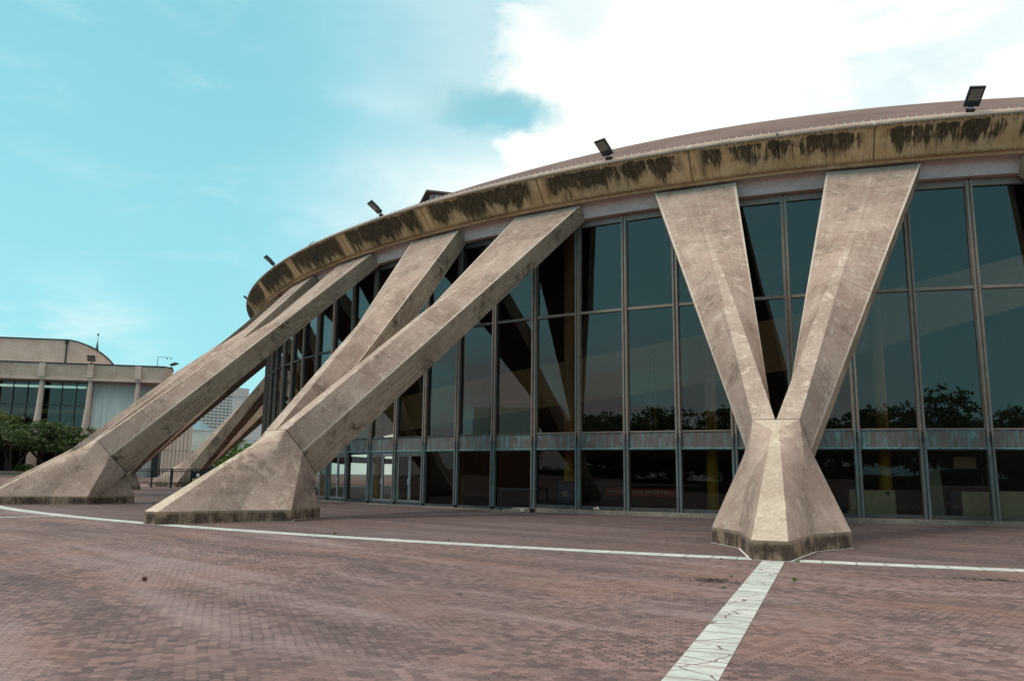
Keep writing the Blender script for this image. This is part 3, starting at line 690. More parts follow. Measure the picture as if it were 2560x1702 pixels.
def leg_mesh():
    """right-hand leg: bottom section at the joint, top section at the ring"""
    mb = MB()
    axis_out = (P(49.95, 3.75, 0, 12.88) - P(61.08, 0, 0.25, 2.86)).normalized()
    def LP(p): return Vector(p)
    def TP(r, th, z): return P(r, th, 0, z)
    off = axis_out * 0.025
    b = dict(Si=L(61.08, 0.012, 2.86) + off, So=L(*JB) + off, Oo=L(*JO) + off, Co=L(*JC) + off, Ci=L(59.64, 0.03, 1.32) + off, Oi=L(60.45, 0.012, 2.10) + off)
    # top: outer corners on the ring, front strip merged into the flat face
    t = dict(Oi=TP(50.0, 1.90, 12.90), Oo=TP(50.0, 5.60, 12.90), Co=TP(49.42, 5.60, 12.42), Ci=TP(49.42, 1.90, 12.42))
    def face_pt(u, v): return t['Oi'].lerp(t['Oo'], u)
    n = 24; rows = []
    fa = 0.90          # where the strip dies out along the leg
    for k in range(n + 1):
        q = k / n
        Oi = b['Oi'].lerp(t['Oi'], q); Oo = b['Oo'].lerp(t['Oo'], q); Ci = b['Ci'].lerp(t['Ci'], q); Co = b['Co'].lerp(t['Co'], q)
        # strip: two lines converging on the leg's mid line
        mtop = t['Oi'].lerp(t['Oo'], 0.5)
        qa = min(1.0, q / fa)
        ctr = b['Oi'].lerp(b['Oo'], 0.5).lerp(mtop, q)
        wS = 1.0 - qa
        Si = (b['Si'].lerp(mtop, q)); So = (b['So'].lerp(mtop, q))
        # pull down smoothly onto the flat face near the top
        e = sst(q, 0.45, 0.86)
        flat_i = Oi.lerp(Oo, 0.485); flat_o = Oi.lerp(Oo, 0.515)
        Si = Si.lerp(flat_i, e); So = So.lerp(flat_o, e)
        rows.append([Si, So, Oo, Co, Ci, Oi])
    Ln = (t['Oo'] - b['So']).length
    ncol = 6
    # separate strips so that each fold stays crisp; different material underneath
    for c0, c1, mi in ((0, 1, 1), (1, 2, 0), (2, 3, 2), (3, 4, 2), (4, 5, 2), (5, 0, 0)):
        m = 5
        rr = [[r[c0].lerp(r[c1], j / m) for j in range(m + 1)] for r in rows]
        mb.grid(rr, lambda i, j, c0=c0: (i / n * Ln, c0 * 3 + j / m * 1.2), mi)
    mb.face([rows[0][k] for k in range(6)], None, 2)
    mb.face([rows[-1][k] for k in (2, 3, 4, 5)], None, 0)
    return mb
fm, pm, cm = foot_meshes()
me_foot = fm.mesh('buttress_foot', [M_FOOT, M_RIDGE]); me_pl = pm.mesh('plinth', M_PLINTH); me_ca = cm.mesh('sealant_line', M_CAULK)
lm_ = leg_mesh(); me_leg_r = lm_.mesh('buttress_leg', [M_LEG, M_LEGRIDGE, M_UNDER], merge=0.0)
lm2 = leg_mesh(); lm2.v = [(-x, y, z) for x, y, z in lm2.v]; lm2.f = [f[::-1] for f in lm2.f]; lm2.uv = [q[::-1] for q in lm2.uv]
me_leg_l = lm2.mesh('buttress_leg', [M_LEG, M_LEGRIDGE, M_UNDER])
for me in (me_foot, me_leg_r, me_leg_l):
    import bmesh
    bmm = bmesh.new(); bmm.from_mesh(me); bmesh.ops.remove_doubles(bmm, verts=bmm.verts, dist=0.0008); bmesh.ops.recalc_face_normals(bmm, faces=bmm.faces)
    for f in bmm.faces: f.smooth = True
    for e in bmm.edges:
        e.smooth = not (len(e.link_faces) != 2 or e.calc_face_angle(0) > rad(7))
    bmm.to_mesh(me); bmm.free()
LBL = {0: 'front V-shaped concrete buttress standing alone on the right, seen straight on', -1: 'V-shaped concrete buttress left of centre with its two legs crossing the glass wall',
       -2: 'V-shaped concrete buttress at the left edge whose long legs cut across the concert hall', -3: 'buttress half hidden behind the left-edge buttress, its foot just showing past it',
       -4: 'buttress almost wholly hidden, only its small foot showing beyond the left-edge buttress', -5: 'farthest buttress in view, its foot behind the black fence', 
       -6: 'buttress on the far side of the glass wall, glimpsed between the left legs', 1: 'buttress at the right edge, only the top corner of one leg showing'}
for k in (0, -1, -2, -3, -4, -5, -6, 1):
    M = Matrix.Rotation(rad(15 * k), 4, 'Z')
    o = bpy.data.objects.new('buttress_foot', me_foot); COL.objects.link(o); o.matrix_world = M; o.parent = arena; o['label'] = LBL[k]
    for nm, me in (('plinth', me_pl), ('sealant_line', me_ca), ('leg', me_leg_l), ('leg', me_leg_r)):
        c = bpy.data.objects.new(nm, me); COL.objects.link(c); c.parent = o

# ------------------------------------------------------------------ floodlights on the coping
def floodlight(r, th, z, scale=1.0, tilt=50, yaw=0, **kw):
    root = empty('floodlight', cat='floodlight', **kw)
    M = Matrix.Rotation(rad(th + yaw), 4, 'Z'); M.translation = P(r, th, 0, z); root.matrix_world = M
    def ch(mb, nm, m, par=None, bev=0.0):
        o = bpy.data.objects.new(nm, mb.mesh(nm, m)); COL.objects.link(o); o.parent = par or root; o.scale = (1, 1, 1)
        if bev: bevel(o, bev)
        return o
    s = scale
    br = MB(); br.box(-.17 * s, .17 * s, -.07 * s, .10 * s, -0.06 * s, 0.03 * s); br.box(-.20 * s, -.17 * s, -.05 * s, .05 * s, -.06 * s, .10 * s)
    ch(br, 'mounting_plate', M_RUST)
    kn = MB(); kn.tube((-.14 * s, 0, .09 * s), (.14 * s, 0, .09 * s), .05 * s, n=12); kn.tube((0, 0, .03 * s), (0, 0, .09 * s), .04 * s, n=10)
    ch(kn, 'knuckle', M_GALV)
    # head: extends outwards (-y) and upwards
    A = Matrix.Rotation(rad(-tilt), 4, 'X')       # local -y turned upwards
    T_ = Matrix.Translation((0, 0, .12 * s)) @ A
    hd = MB(); hd.box(-.33 * s, .33 * s, -1.02 * s, -.06 * s, -.045 * s, .045 * s, T_)
    for k in range(9): hd.box((-.30 + k * .075) * s - .008, (-.30 + k * .075) * s + .008, -.98 * s, -.35 * s, .045 * s, .085 * s, T_)
    head = ch(hd, 'housing', M_HOUSING, bev=0.008)
    ln = MB(); ln.box(-.26 * s, .26 * s, -.92 * s, -.36 * s, -.056 * s, -.04 * s, T_); lens = ch(ln, 'lens', M_LENS)
    for k in range(4):
        sp = MB(); y = (-.85 + k * .13) * s; sp.box(-.24 * s, .24 * s, y - .014 * s, y + .014 * s, -.066 * s, -.055 * s, T_); ch(sp, 'light_strip', M_STRIP, lens)
    yk = MB(); yk.box(-.07 * s, -.03 * s, -.12 * s, .02 * s, -.05 * s, .05 * s, T_); yk.box(.03 * s, .07 * s, -.12 * s, .02 * s, -.05 * s, .05 * s, T_); ch(yk, 'yoke', M_BLACK)
    return root
G_FL = 'floodlights on the arena roof edge'
for th, lb in ((7.4, 'black floodlight on the roof edge above the right window bays, rightmost one'), (-7.55, 'black floodlight on the roof edge where the dome starts to rise behind it'),
               (-22.55, 'grey floodlight on the roof edge beside the small rooftop building'), (-38.0, 'floodlight seen from the side above the most stained stretch of ring beam'), (-52.6, 'farthest floodlight, sticking out at the leftmost point of the ring')):
    floodlight(50.66, th, 14.50, 0.80, tilt=36 if th > -30 else 38, yaw=-16 if th < 0 and th > -30 else (8 if th > 0 else 0), label=lb, group=G_FL)

# ------------------------------------------------------------------ concert hall on the left
FA = Vector((-95.868, -10.061, 0)); FB = Vector((-79.19, 0.385, 0)); FD = (FB - FA).normalized(); FN = Vector((FD.y, -FD.x, 0))
if FN.dot(CAM - FA) < 0: FN = -FN
hall = empty('concert_hall', label='low pinkish concrete concert hall with flared columns, tall dark windows and a rounded upper storey', cat='building')
hall['label'] = 'pinkish concrete concert hall with flared columns, dark windows and rounded upper storey'
HM = Matrix(((FD.x, -FN.x, 0, FA.x), (FD.y, -FN.y, 0, FA.y), (0, 0, 1, 0), (0, 0, 0, 1)))   # local x along the facade, y into the building
def hp(mb, name, m, par=None, bev=0, **kw):
    o = bpy.data.objects.new(name, mb.mesh(name, m)); COL.objects.link(o)
    if par is None: o.parent = hall; o.matrix_world = HM
    else: o.parent = par
    if bev: bevel(o, bev)
    return tag(o, **kw)
M_HALL = concrete('hall_concrete', (0.50, 0.385, 0.33), (0.58, 0.455, 0.395), (0.58, 0.46, 0.40), (0.28, 0.19, 0.14), 0.45, boards=0.3, crack=0, scuff=0.3)
M_HALL2 = concrete('hall_parapet_concrete', (0.40, 0.305, 0.245), (0.47, 0.37, 0.305), (0.48, 0.38, 0.31), (0.22, 0.15, 0.09), 0.6, boards=0.4, crack=0, scuff=0.3)
def make_stream(name, c1, c2, d, fx=3.5):
    m, t, b = mat(name)
    pos = t.new('ShaderNodeNewGeometry').outputs['Position']; x, y, z = t.sep(pos)
    s_ = t.noise(t.comb(t.m('MULTIPLY', x, fx), t.m('MULTIPLY', y, fx), t.m('MULTIPLY', z, 0.12)), 1.0, 6, 0.65)
    c = t.mix(t.ramp(s_, 0.38, 0.62), c1, c2)
    hi = t.m('MULTIPLY', t.ramp(z, 8.5, 13.0), t.ramp(s_, 0.3, 0.7, 0.3, 1.0))
    c = t.mix(t.m('MULTIPLY', hi, 0.75), c, d)
    t.put(b.inputs['Base Color'], c); b.inputs['Roughness'].default_value = 0.9
    bump(t, b, s_, 0.3, 0.03); return m
M_STREAM = make_stream('streaked_pale_panel', (0.50, 0.53, 0.51), (0.66, 0.69, 0.67), (0.24, 0.19, 0.155))
M_FLUTE = make_stream('fluted_pink_concrete', (0.46, 0.345, 0.29), (0.58, 0.45, 0.385), (0.40, 0.30, 0.25), 6.0)
# main mass pieces
mb = MB(); mb.box(-34, 19.68, 0.0, 0.5, 13.28, 15.0); hp(mb, 'parapet', M_HALL2)
mb = MB(); mb.box(-34, 19.75, -0.12, 0.5, 12.92, 13.26); hp(mb, 'architrave', M_HALL)
mb = MB(); mb.box(-34, 19.7, -0.06, 0.55, 15.0, 15.14); hp(mb, 'flashing', M_BLACK)
# chamfered corner of the parapet running back
mb = MB(); mb.poly_prism([(19.69, 0.0), (20.35, 1.25), (19.7, 5.0), (18.8, 5.0), (18.8, 0.51), (19.69, 0.51)], 13.28, 15.0, bottom=True); hp(mb, 'parapet_return', M_HALL2)
mb = MB(); mb.poly_prism([(19.71, -0.06), (20.42, 1.25), (19.8, 5.0), (18.8, 5.0), (18.8, 0.56), (19.71, 0.56)], 15.0, 15.14); hp(mb, 'flashing', M_BLACK)
mb = MB(); mb.box(-34, 18.7, 0.5, 20, 14.6, 14.9); hp(mb, 'flat_roof', M_HALL2)
mb = MB(); mb.box(-34, 19.6, 0.6, 6, 12.75, 12.9); hp(mb, 'soffit', M_HALL2)
colx = [-16.8, -11.4, -6.0, -0.6 , 5.2 , 10.75, 16.5]
colx = [10.75 - 5.75 * k for k in range(8)] + [16.5]
for cx_ in sorted(colx):
    mb = MB(); mb.box(cx_ - 0.36, cx_ + 0.36, -0.22, 0.1, 13.27, 15.02); hp(mb, 'pilaster_block', M_HALL, bev=0.03)
    # flared column: near vertical right side, left side leaning
    mb = MB(); rows = []
    for z_, a_, b_, d_ in ((0.3, -0.95, 0.36, 0.9), (4, -0.78, 0.34, 0.7), (9.4, -0.36, 0.33, 0.42), (12.92, -0.27, 0.31, 0.32)):
        n = 14; cxm = (a_ + b_) / 2; rw = (b_ - a_) / 2
        rows.append([Vector((cx_ + cxm + rw * math.cos(2 * math.pi * k / n), 0.35 + d_ * math.sin(2 * math.pi * k / n), z_)) for k in range(n)])
    mb.grid(rows, None, 0, closed=True); o = hp(mb, 'column', M_HALL)
    for p in o.data.polygons: p.use_smooth = True
# glazed bays
for k, (x0, x1) in enumerate([(c + 0.0, c + 5.75) for c in sorted(colx)[:-2]]):
    fr = MB()
    for q in (1, 2): x = x0 + 0.45 + q * 1.70; fr.box(x - 0.045, x + 0.045, 1.25, 1.4, 0.4, 12.75)
    fr.box(x0 + 0.2, x1 - 0.1, 1.27, 1.4, 9.72, 9.86); fr.box(x0 + 0.2, x1 - 0.1, 1.27, 1.4, 4.6, 4.8)
    w_ = hp(fr, 'window', M_BRONZE_DARK)
    g = MB(); g.face([(x0, 1.42, 0.4), (x1, 1.42, 0.4), (x1, 1.42, 12.76), (x0, 1.42, 12.76)]); hp(g, 'pane', M_GLASS, w_)
mb = MB(); mb.box(-34, 11, 4.5, 4.7, 8.9, 9.5); hp(mb, 'interior_balcony', M_BEIGE)
mb = MB(); mb.box(-34, 11, 9, 9.2, 0, 12.7); hp(mb, 'inner_wall', M_DARKIN)
mb = MB(); mb.box(-34, 11, 1.5, 9, -0.1, 0.35); hp(mb, 'interior_floor', M_INFLOOR)
# pale streaked curved wall behind the columns right of the glazing
mb = MB(); pts = [(10.95, 1.1), (14, 1.15), (16, 1.3), (17.8, 1.8), (18.9, 2.7), (19.5, 4.2), (19.5, 8), (11, 8)]
mb.poly_prism(pts, 0.2, 12.9); hp(mb, 'streaked_wall', M_STREAM)
# fluted end wall seen between the buttress legs
mb = MB(); pts = []
x = 19.9
while x < 23.2: pts += [(x, 5.0), (x + 0.30, 5.0), (x + 0.34, 5.09), (x + 0.42, 5.09)]; x += 0.46
pts += [(23.4, 5.0), (23.0, 5.6), (20.2, 9.2), (19.9, 9.2)]
mb.poly_prism([(x_, y_ - 5.0 + 1.0) for x_, y_ in pts], 0.2, 12.4); hp(mb, 'fluted_wall', M_FLUTE)
mb = MB(); mb.box(18.8, 19.6, 0.85, 1.0, 0.2, 4.0); hp(mb, 'door', M_BLACK)
mb = MB(); mb.box(19.9, 23.35, 0.97, 1.2, 4.25, 4.30); hp(mb, 'panel_joint', M_HALL2)
# set-back upper storey: flat part then a curve falling away
cp = [(-34.0, 6.0, 19.0), (5.65, 6.0, 19.0)]
for k in range(1, 17):
    a = rad(90 * k / 16); q_ = 1 - math.cos(a); cp.append((5.65 + 4.6 * (0.55 * math.sin(a) + 0.45 * k / 16), 6.0 + 5.2 * q_, 19.0 - 2.5 * (k / 16) ** 1.7))
cp += [(8.6, 19.0, 16.5), (-34.0, 19.0, 19.0)]
M_UPST = concrete('upper_storey_plaster', (0.44, 0.345, 0.30), (0.51, 0.41, 0.36), (0.57, 0.47, 0.41), (0.34, 0.25, 0.20), 0.3, boards=0.5, crack=0, scuff=0.2)
def wavy(pts, off, za, zb):
    mb = MB(); n = len(pts); q = [(x_ + (off if x_ > 8 else 0), y_ - off, z_) for x_, y_, z_ in pts]
    for i in range(n):
        a, b_ = q[i], q[(i + 1) % n]; u = math.dist(a[:2], b_[:2])
        mb.face([(a[0], a[1], a[2] + za if za > -3 else 14.7), (b_[0], b_[1], b_[2] + za if za > -3 else 14.7), (b_[0], b_[1], b_[2] + zb), (a[0], a[1], a[2] + zb)], [(0, 0), (u, 0), (u, 4), (0, 4)])
    mb.face([(a[0], a[1], a[2] + zb) for a in q]); return mb
hp(wavy(cp, 0.0, -9, -0.05), 'upper_storey', M_UPST); hp(wavy(cp, 0.09, -0.05, 0.09), 'roof_edge', M_BLACK)
mb = MB(); mb.box(5.55, 5.70, 5.86, 6.02, 14.9, 18.9); mb.box(5.4, 5.8, 5.8, 6.02, 18.5, 18.9); hp(mb, 'downpipe', M_BLACK)
# camera mast on its roof corner
mast = empty('security_camera_mast', loc=HM @ Vector((18.6, 0.6, 14.9)), label='thin bent mast with two small cameras on the concert hall roof corner', cat='camera mast')
M_ = Matrix.Rotation(math.atan2(FD.y, FD.x), 4, 'Z')
def mp(mb, name, m):
    o = bpy.data.objects.new(name, mb.mesh(name, m)); COL.objects.link(o); o.parent = mast; o.matrix_local = M_
mb = MB(); mb.tube((0, 0, 0), (0, 0, 1.55), 0.035); mb.tube((0, 0, 1.55), (1.7, 0, 1.5), 0.025); mb.tube((0, 0, 0.3), (-0.6, 0, 0), 0.02); mp(mb, 'pole', M_BLACK)
for x in (1.15, 1.65): mb = MB(); mb.tube((x, 0, 1.45), (x, 0, 1.28), 0.06, 0.09, 10); mp(mb, 'camera', M_BLACK)
# two lamps on the hall's parapet
def hall_light(x, y, z, yaw, lb, s=0.9, tilt=30):
    p = HM @ Vector((x, y, z)); root = empty('floodlight', cat='floodlight', label=lb)
    root.location = p; root.rotation_euler = (0, 0, math.atan2(FD.y, FD.x) + yaw)
    b = MB(); b.tube((0, 0, 0), (0, 0, 0.25 * s), 0.05 * s); b.box(-.15 * s, .15 * s, -.1 * s, .1 * s, -.02, 0.05); o = b.build('bracket', M_BLACK, root)
    A = Matrix.Translation((0, 0, 0.3 * s)) @ Matrix.Rotation(rad(-tilt), 4, 'X')
    h_ = MB(); h_.box(-.45 * s, .45 * s, -.75 * s, .0, -.05 * s, .05 * s, A); bevel(h_.build('housing', M_HOUSING, root), 0.01)
    l_ = MB(); l_.box(-.36 * s, .36 * s, -.62 * s, -.12 * s, -.065 * s, -.04 * s, A); l_.build('lens', M_LENS, root)
hall_light(10.75, -0.1, 15.14, 0, 'square floodlight on the concert hall parapet above a rust-streaked column block', 1.05, 62)
hall_light(20.2, 1.3, 15.14, rad(70), 'flat lamp on the far right corner of the concert hall roof', 1.1, 20)
# steeple showing above the roof
def at_dir(az, dist, z=0): return Vector((CAM.x + dist * math.sin(rad(az)), CAM.y + dist * math.cos(rad(az)), z))
p = at_dir(-48.62, 260)
mb = MB(); n = 8; zt = 1.5 + 260 * 0.1425
rows = [[Vector((r_ * math.cos(2 * math.pi * k / n), r_ * math.sin(2 * math.pi * k / n), z_)) for k in range(n)] for r_, z_ in ((2.6, 0), (2.6, 20), (2.0, 22), (1.15, zt - 7), (0.10, zt - 0.0))]
mb.grid(rows, None, 0, closed=True); st = mb.build('church_steeple', simple('slate_green_spire', (0.05, 0.10, 0.11), 0.7), loc=p, label='thin dark spire rising behind the concert hall roof', cat='steeple')
mb = MB(); mb.tube((0, 0, zt - 0.3), (0, 0, zt + 2.4), 0.07); mb.build('finial_rod', M_GREYMETAL, st)
mb = MB(); mb.box(-0.08, 0.08, -0.30, 0.2, zt + 1.7, zt + 2.3); mb.build('weather_vane', M_RUST, st)

# ------------------------------------------------------------------ far buildings seen through the legs
M_TOWER = simple('tower_concrete', (0.46, 0.44, 0.42), 0.9, nscale=0.2, var=0.08)
def make_towerwin():
    m, t, b = mat('tower_window'); b.inputs['Base Color'].default_value = (0.025, 0.085, 0.11, 1); b.inputs['Roughness'].default_value = 0.15; b.inputs['Specular IOR Level'].default_value = 0.8
    return m
M_TW = make_towerwin()
D0 = 900.0; pc = at_dir(-42.05, D0); pr_ = at_dir(-39.15, D0 * 1.03); td = (pr_ - pc).normalized(); tw = (pr_ - pc).length; tn = Vector((-td.y, td.x, 0))
if tn.dot(pc - CAM) < 0: tn = -tn
TM = Matrix(((td.x, tn.x, 0, pc.x), (td.y, tn.y, 0, pc.y), (0, 0, 1, 0), (0, 0, 0, 1)))
tower = empty('office_tower', label='distant pale tower gridded with small blue-green windows between the buttress legs', cat='tower')
def tp(mb, name, m, par=None, **kw):
    o = bpy.data.objects.new(name, mb.mesh(name, m)); COL.objects.link(o)
    if par is None: o.parent = tower; o.matrix_world = TM
    else: o.parent = par
    return tag(o, **kw)
mb = MB(); mb.box(0, tw, 0, 30, 0, 84.5); tp(mb, 'wall', M_TOWER)
mb = MB(); mb.box(2.5, tw - 0.5, -0.6, 28, 84.5, 92.5); tp(mb, 'blank_top_storey', M_TOWER)
mb = MB(); mb.box(0, tw, -0.8, 0.0, 83.2, 84.4); tp(mb, 'cornice', M_TOWER)
mb = MB(); mb.tube((20, 8, 92), (20, 8, 97), 0.5); mb.tube((26, 8, 92), (26, 8, 96), 0.6); mb.box(18, 28, 7.6, 8.4, 94.4, 94.8); tp(mb, 'roof_plant', M_GREYMETAL)
NC = 12; cw = tw / NC
wm = MB(); wm.box(0.55, cw - 0.45, -0.10, 0.4, 0.7, 2.55)
for q in (0,): pass
wme = wm.mesh('window', M_TW)
wl = [(r_, c_) for r_ in range(25) for c_ in range(NC)]
vis = [(r_, c_) for r_, c_ in wl if r_ >= 13]
vis.sort(key=lambda v: (abs(v[1] - 6) + abs(v[0] - 19)))
rest = MB()
for r_, c_ in wl:
    if (r_, c_) in vis[:100]:
        o = bpy.data.objects.new('window', wme); COL.objects.link(o); o.parent = tower; o.matrix_world = TM @ Matrix.Translation((c_ * cw, 0, r_ * 3.3 + 0.6))
    else: rest.box(c_ * cw + 0.55, (c_ + 1) * cw - 0.45, -0.10, 0.4, r_ * 3.3 + 1.3, r_ * 3.3 + 3.15)
tp(rest, 'windows', M_TW, kind='stuff')
fins = MB()
for c_ in range(NC + 1): fins.box(c_ * cw - 0.35, c_ * cw + 0.35, -0.5, -0.001, 0, 83.2)
for r_ in range(26): fins.box(0, tw, -0.3, -0.002, r_ * 3.3 + 0.0, r_ * 3.3 + 0.75)
tp(fins, 'concrete_grid', simple('tower_grid_concrete', (0.58, 0.56, 0.52), 0.9, var=0.05))
# left side face of the tower
sd_ = MB()
for r_ in range(25):
    for c_ in range(6): sd_.box(-0.1, 0.2, 1 + c_ * 4.6, 4.2 + c_ * 4.6, r_ * 3.3 + 1.3, r_ * 3.3 + 3.15)
tp(sd_, 'side_windows', M_TW, kind='stuff')

def block(name, az0, az1, dist, tanh, m, depth=18, label='', cat='building', z0=0):
    a, b_ = at_dir(az0, dist), at_dir(az1, dist); d = (b_ - a).normalized(); n_ = Vector((-d.y, d.x, 0))
    if n_.dot(a - CAM) < 0: n_ = -n_
    h = 1.48 + dist * tanh
    root = empty(name, loc=(a.x, a.y, 0), rz=math.atan2(d.y, d.x), label=label, cat=cat)
    w_ = (b_ - a).length; sgn = 1 if Vector((-d.y, d.x, 0)).dot(n_) > 0 else -1
    y0, y1 = sorted((0, depth * sgn))
    mb = MB(); mb.box(0, w_, y0, y1, z0, h); mb.build('wall', m, root)
    mb = MB(); mb.box(-0.15, w_ + 0.15, y0 - 0.15, y1 + 0.15, h, h + 0.25); mb.build('roof_edge', m, root)
    return root, w_, h, sgn
M_CREAM = simple('cream_render', (0.66, 0.62, 0.55), 0.85, var=0.06, nscale=0.4)
M_PALE = simple('pale_grey_render', (0.52, 0.48, 0.48), 0.85, var=0.05, nscale=0.4)
rt, w_, h, sg = block('low_building', -43.4, -40.3, 205, 0.0475, M_CREAM, label='low cream blank-walled building in front of the gridded tower')
mb = MB(); mb.box(0.3, w_ - 0.3, -0.02 if sg > 0 else 0, 0.0 if sg > 0 else 0.02, 1.0, 3.0)
o = mb.build('dark_window_band', M_TW, rt)
for zz in (4.6, 7.4): mb = MB(); mb.box(0, w_, -0.04, 0.04, zz, zz + 0.10); mb.build('joint', M_TOWER, rt)
rt, w_, h, sg = block('pale_building', -40.2, -37.2, 240, 0.0885, M_PALE, label='pale grey blank building behind the green tree and the far buttress')
for zz in (10.5, 16.0): mb = MB(); mb.box(0, w_, -0.04, 0.04, zz, zz + 0.12); mb.build('joint', M_TOWER, rt)
# blue-green pyramid roof in front of the tower
p = at_dir(-42.10, 300); root = empty('pyramid_roofed_building', loc=p, label='small building with a blue-green pyramid roof at the foot of the tower', cat='building')
mb = MB(); mb.box(-4, 4, -4, 4, 0, 14.4); mb.build('wall', M_CREAM, root)
mb = MB(); a_ = 4.4
for q in range(4):
    c1 = Vector(((-a_, a_, a_, -a_)[q], (-a_, -a_, a_, a_)[q], 14.4)); c2 = Vector(((a_, a_, -a_, -a_)[q], (-a_, a_, a_, -a_)[q], 14.4)); mb.face([c1, c2, Vector((0, 0, 19.0))])
mb.face([(-a_, -a_, 14.4), (-a_, a_, 14.4), (a_, a_, 14.4), (a_, -a_, 14.4)])
mb.build('roof', simple('verdigris_roof', (0.10, 0.20, 0.24), 0.6), root)
# rooftop building peeping over the ring beam
pc = at_dir(-27.52, 150); zt = 1.48 + 150 * 0.3645; d1 = Vector((math.sin(rad(-37)), math.cos(rad(-37)), 0)); d2 = Vector((math.sin(rad(53)), math.cos(rad(53)), 0))
RM = Matrix(((d2.x, d1.x, 0, pc.x), (d2.y, d1.y, 0, pc.y), (0, 0, 1, 0), (0, 0, 0, 1)))
root = empty('rooftop_tower_block', label='corner of a flat-eaved block with white windows peeping over the ring beam', cat='building'); root.matrix_world = RM
M_EAVE = simple('brown_eave', (0.16, 0.10, 0.09), 0.8); 
mb = MB(); mb.box(0, 24, 0, 24, zt - 0.35, zt); mb.build('roof_slab', M_EAVE, root)
mb = MB(); mb.box(1.0, 23, 1.0, 23, 0, zt - 0.36); mb.build('wall', simple('mauve_wall', (0.36, 0.28, 0.28), 0.8), root)
for k in range(5):
    mb = MB(); mb.box(2.0 + k * 4.1, 5.4 + k * 4.1, 0.88, 1.02, zt - 2.4, zt - 0.6); f_ = mb.build('window', M_WHITE, root)
    mb = MB(); mb.box(2.35 + k * 4.1, 5.1 + k * 4.1, 0.82, 0.89, zt - 2.2, zt - 0.8); mb.build('pane', simple('pale_blue_pane', (0.35, 0.50, 0.55), 0.2), f_)
    mb = MB(); mb.box(0.88, 1.02, 2.0 + k * 4.1, 5.4 + k * 4.1, zt - 2.4, zt - 0.6); mb.build('window', M_TW, root)

# ------------------------------------------------------------------ fence with its notice
FP = [at_dir(-45.9, 84.5), at_dir(-43.6, 82.5), at_dir(-41.2, 84.0), at_dir(-39.2, 92.0)]
for p in FP: p.z = gz(p.x, p.y)
fence = empty('metal_fence', loc=FP[0], label='black metal picket fence with gate posts behind the left buttresses', cat='fence')
picks = MB(); zb_ = 0.12; k0 = 0
tops = MB()
ZF = 0.27
def wpt(v): return v - FP[0]
for a, b_ in zip(FP, FP[1:]):
    Ln = (b_ - a).length; d = (b_ - a).normalized(); n = int(Ln / 0.15)
    for k in range(n):
        q = a + d * (k * Ln / n) - FP[0]; picks.tube((q.x, q.y, ZF + 0.08), (q.x, q.y, ZF + 1.40), 0.022, n=4)
    for z_ in (0.15, 1.22, 1.42): 
        M = Matrix.Rotation(math.atan2(d.y, d.x), 4, 'Z'); M.translation = a - FP[0]; M.translation.z = 0
        tops.box(0, Ln, -0.03, 0.03, ZF + z_, ZF + z_ + 0.07, M)
picks.build('pickets', M_BLACK, fence); tops.build('rails', M_BLACK, fence)
for a, b_ in zip(FP, FP[1:]):
    n = max(2, round((b_ - a).length / 2.3))
    for k in range(n + (1 if b_ is FP[-1] else 0)):
        q = a.lerp(b_, k / n) - FP[0]; mb = MB(); w_ = 0.05 if k % 2 else 0.075; mb.box(q.x - w_, q.x + w_, q.y - w_, q.y + w_, 0.0, ZF + 1.52); mb.build('post', M_BLACK, fence)
q = at_dir(-42.12, 82.6); nb = empty('notice_board', loc=(q.x, q.y, 0), rz=rad(42), label='small black notice board with a white sheet hung on the fence', cat='sign')
mb = MB(); mb.box(-0.35, 0.35, -0.03, 0.03, ZF + 0.35, ZF + 1.30); mb.build('backing', M_BLACK, nb)
mb = MB(); mb.box(-0.30, 0.30, -0.045, -0.03, ZF + 0.40, ZF + 0.62); mb.build('tan_panel', simple('tan_card', (0.55, 0.45, 0.25), 0.7), nb)
mb = MB(); mb.box(-0.33, 0.33, -0.04, -0.032, ZF + 0.33, ZF + 0.39); mb.box(0.04, 0.30, -0.045, -0.03, ZF + 0.75, ZF + 1.08); mb.build('white_sheet', M_WHITE, nb)
q = at_dir(-45.95, 83.5); mb = MB(); n = 14
mb.tube((0, 0, 0), (0, 0, 1.0), 0.30, 0.34, n); mb.tube((0, 0, 1.0), (0, 0, 1.12), 0.37, 0.33, n); mb.build('waste_bin', simple('dark_blue_bin', (0.02, 0.035, 0.05), 0.5), loc=(q.x, q.y, 0.25), label='dark round waste bin at the left end of the fence', cat='bin')

# ------------------------------------------------------------------ planter and trees on the left
M_PLW = concrete('planter_concrete', (0.26, 0.20, 0.165), (0.33, 0.26, 0.215), (0.42, 0.35, 0.30), (0.10, 0.08, 0.06), 0.6, boards=0.3, crack=0)
a, b_ = at_dir(-59, 108), at_dir(-47.5, 107); d = (b_ - a).normalized(); Ln = (b_ - a).length
pl_ = empty('planter', loc=(a.x, a.y, 0.70), rz=math.atan2(d.y, d.x), label='long low concrete planter wall in front of the concert hall trees', cat='planter')
mb = MB(); mb.box(0, Ln, -0.3, 0.0, -0.2, 0.50); mb.build('wall', M_PLW, pl_)
mb = MB(); mb.box(-0.05, Ln + 0.05, -0.42, 0.1, 0.50, 0.62); mb.build('ledge', M_PLW, pl_)
mb = MB(); mb.box(0, Ln, 0.1, 9, 0.2, 0.45); mb.build('soil', simple('soil', (0.04, 0.03, 0.02), 0.95), pl_)

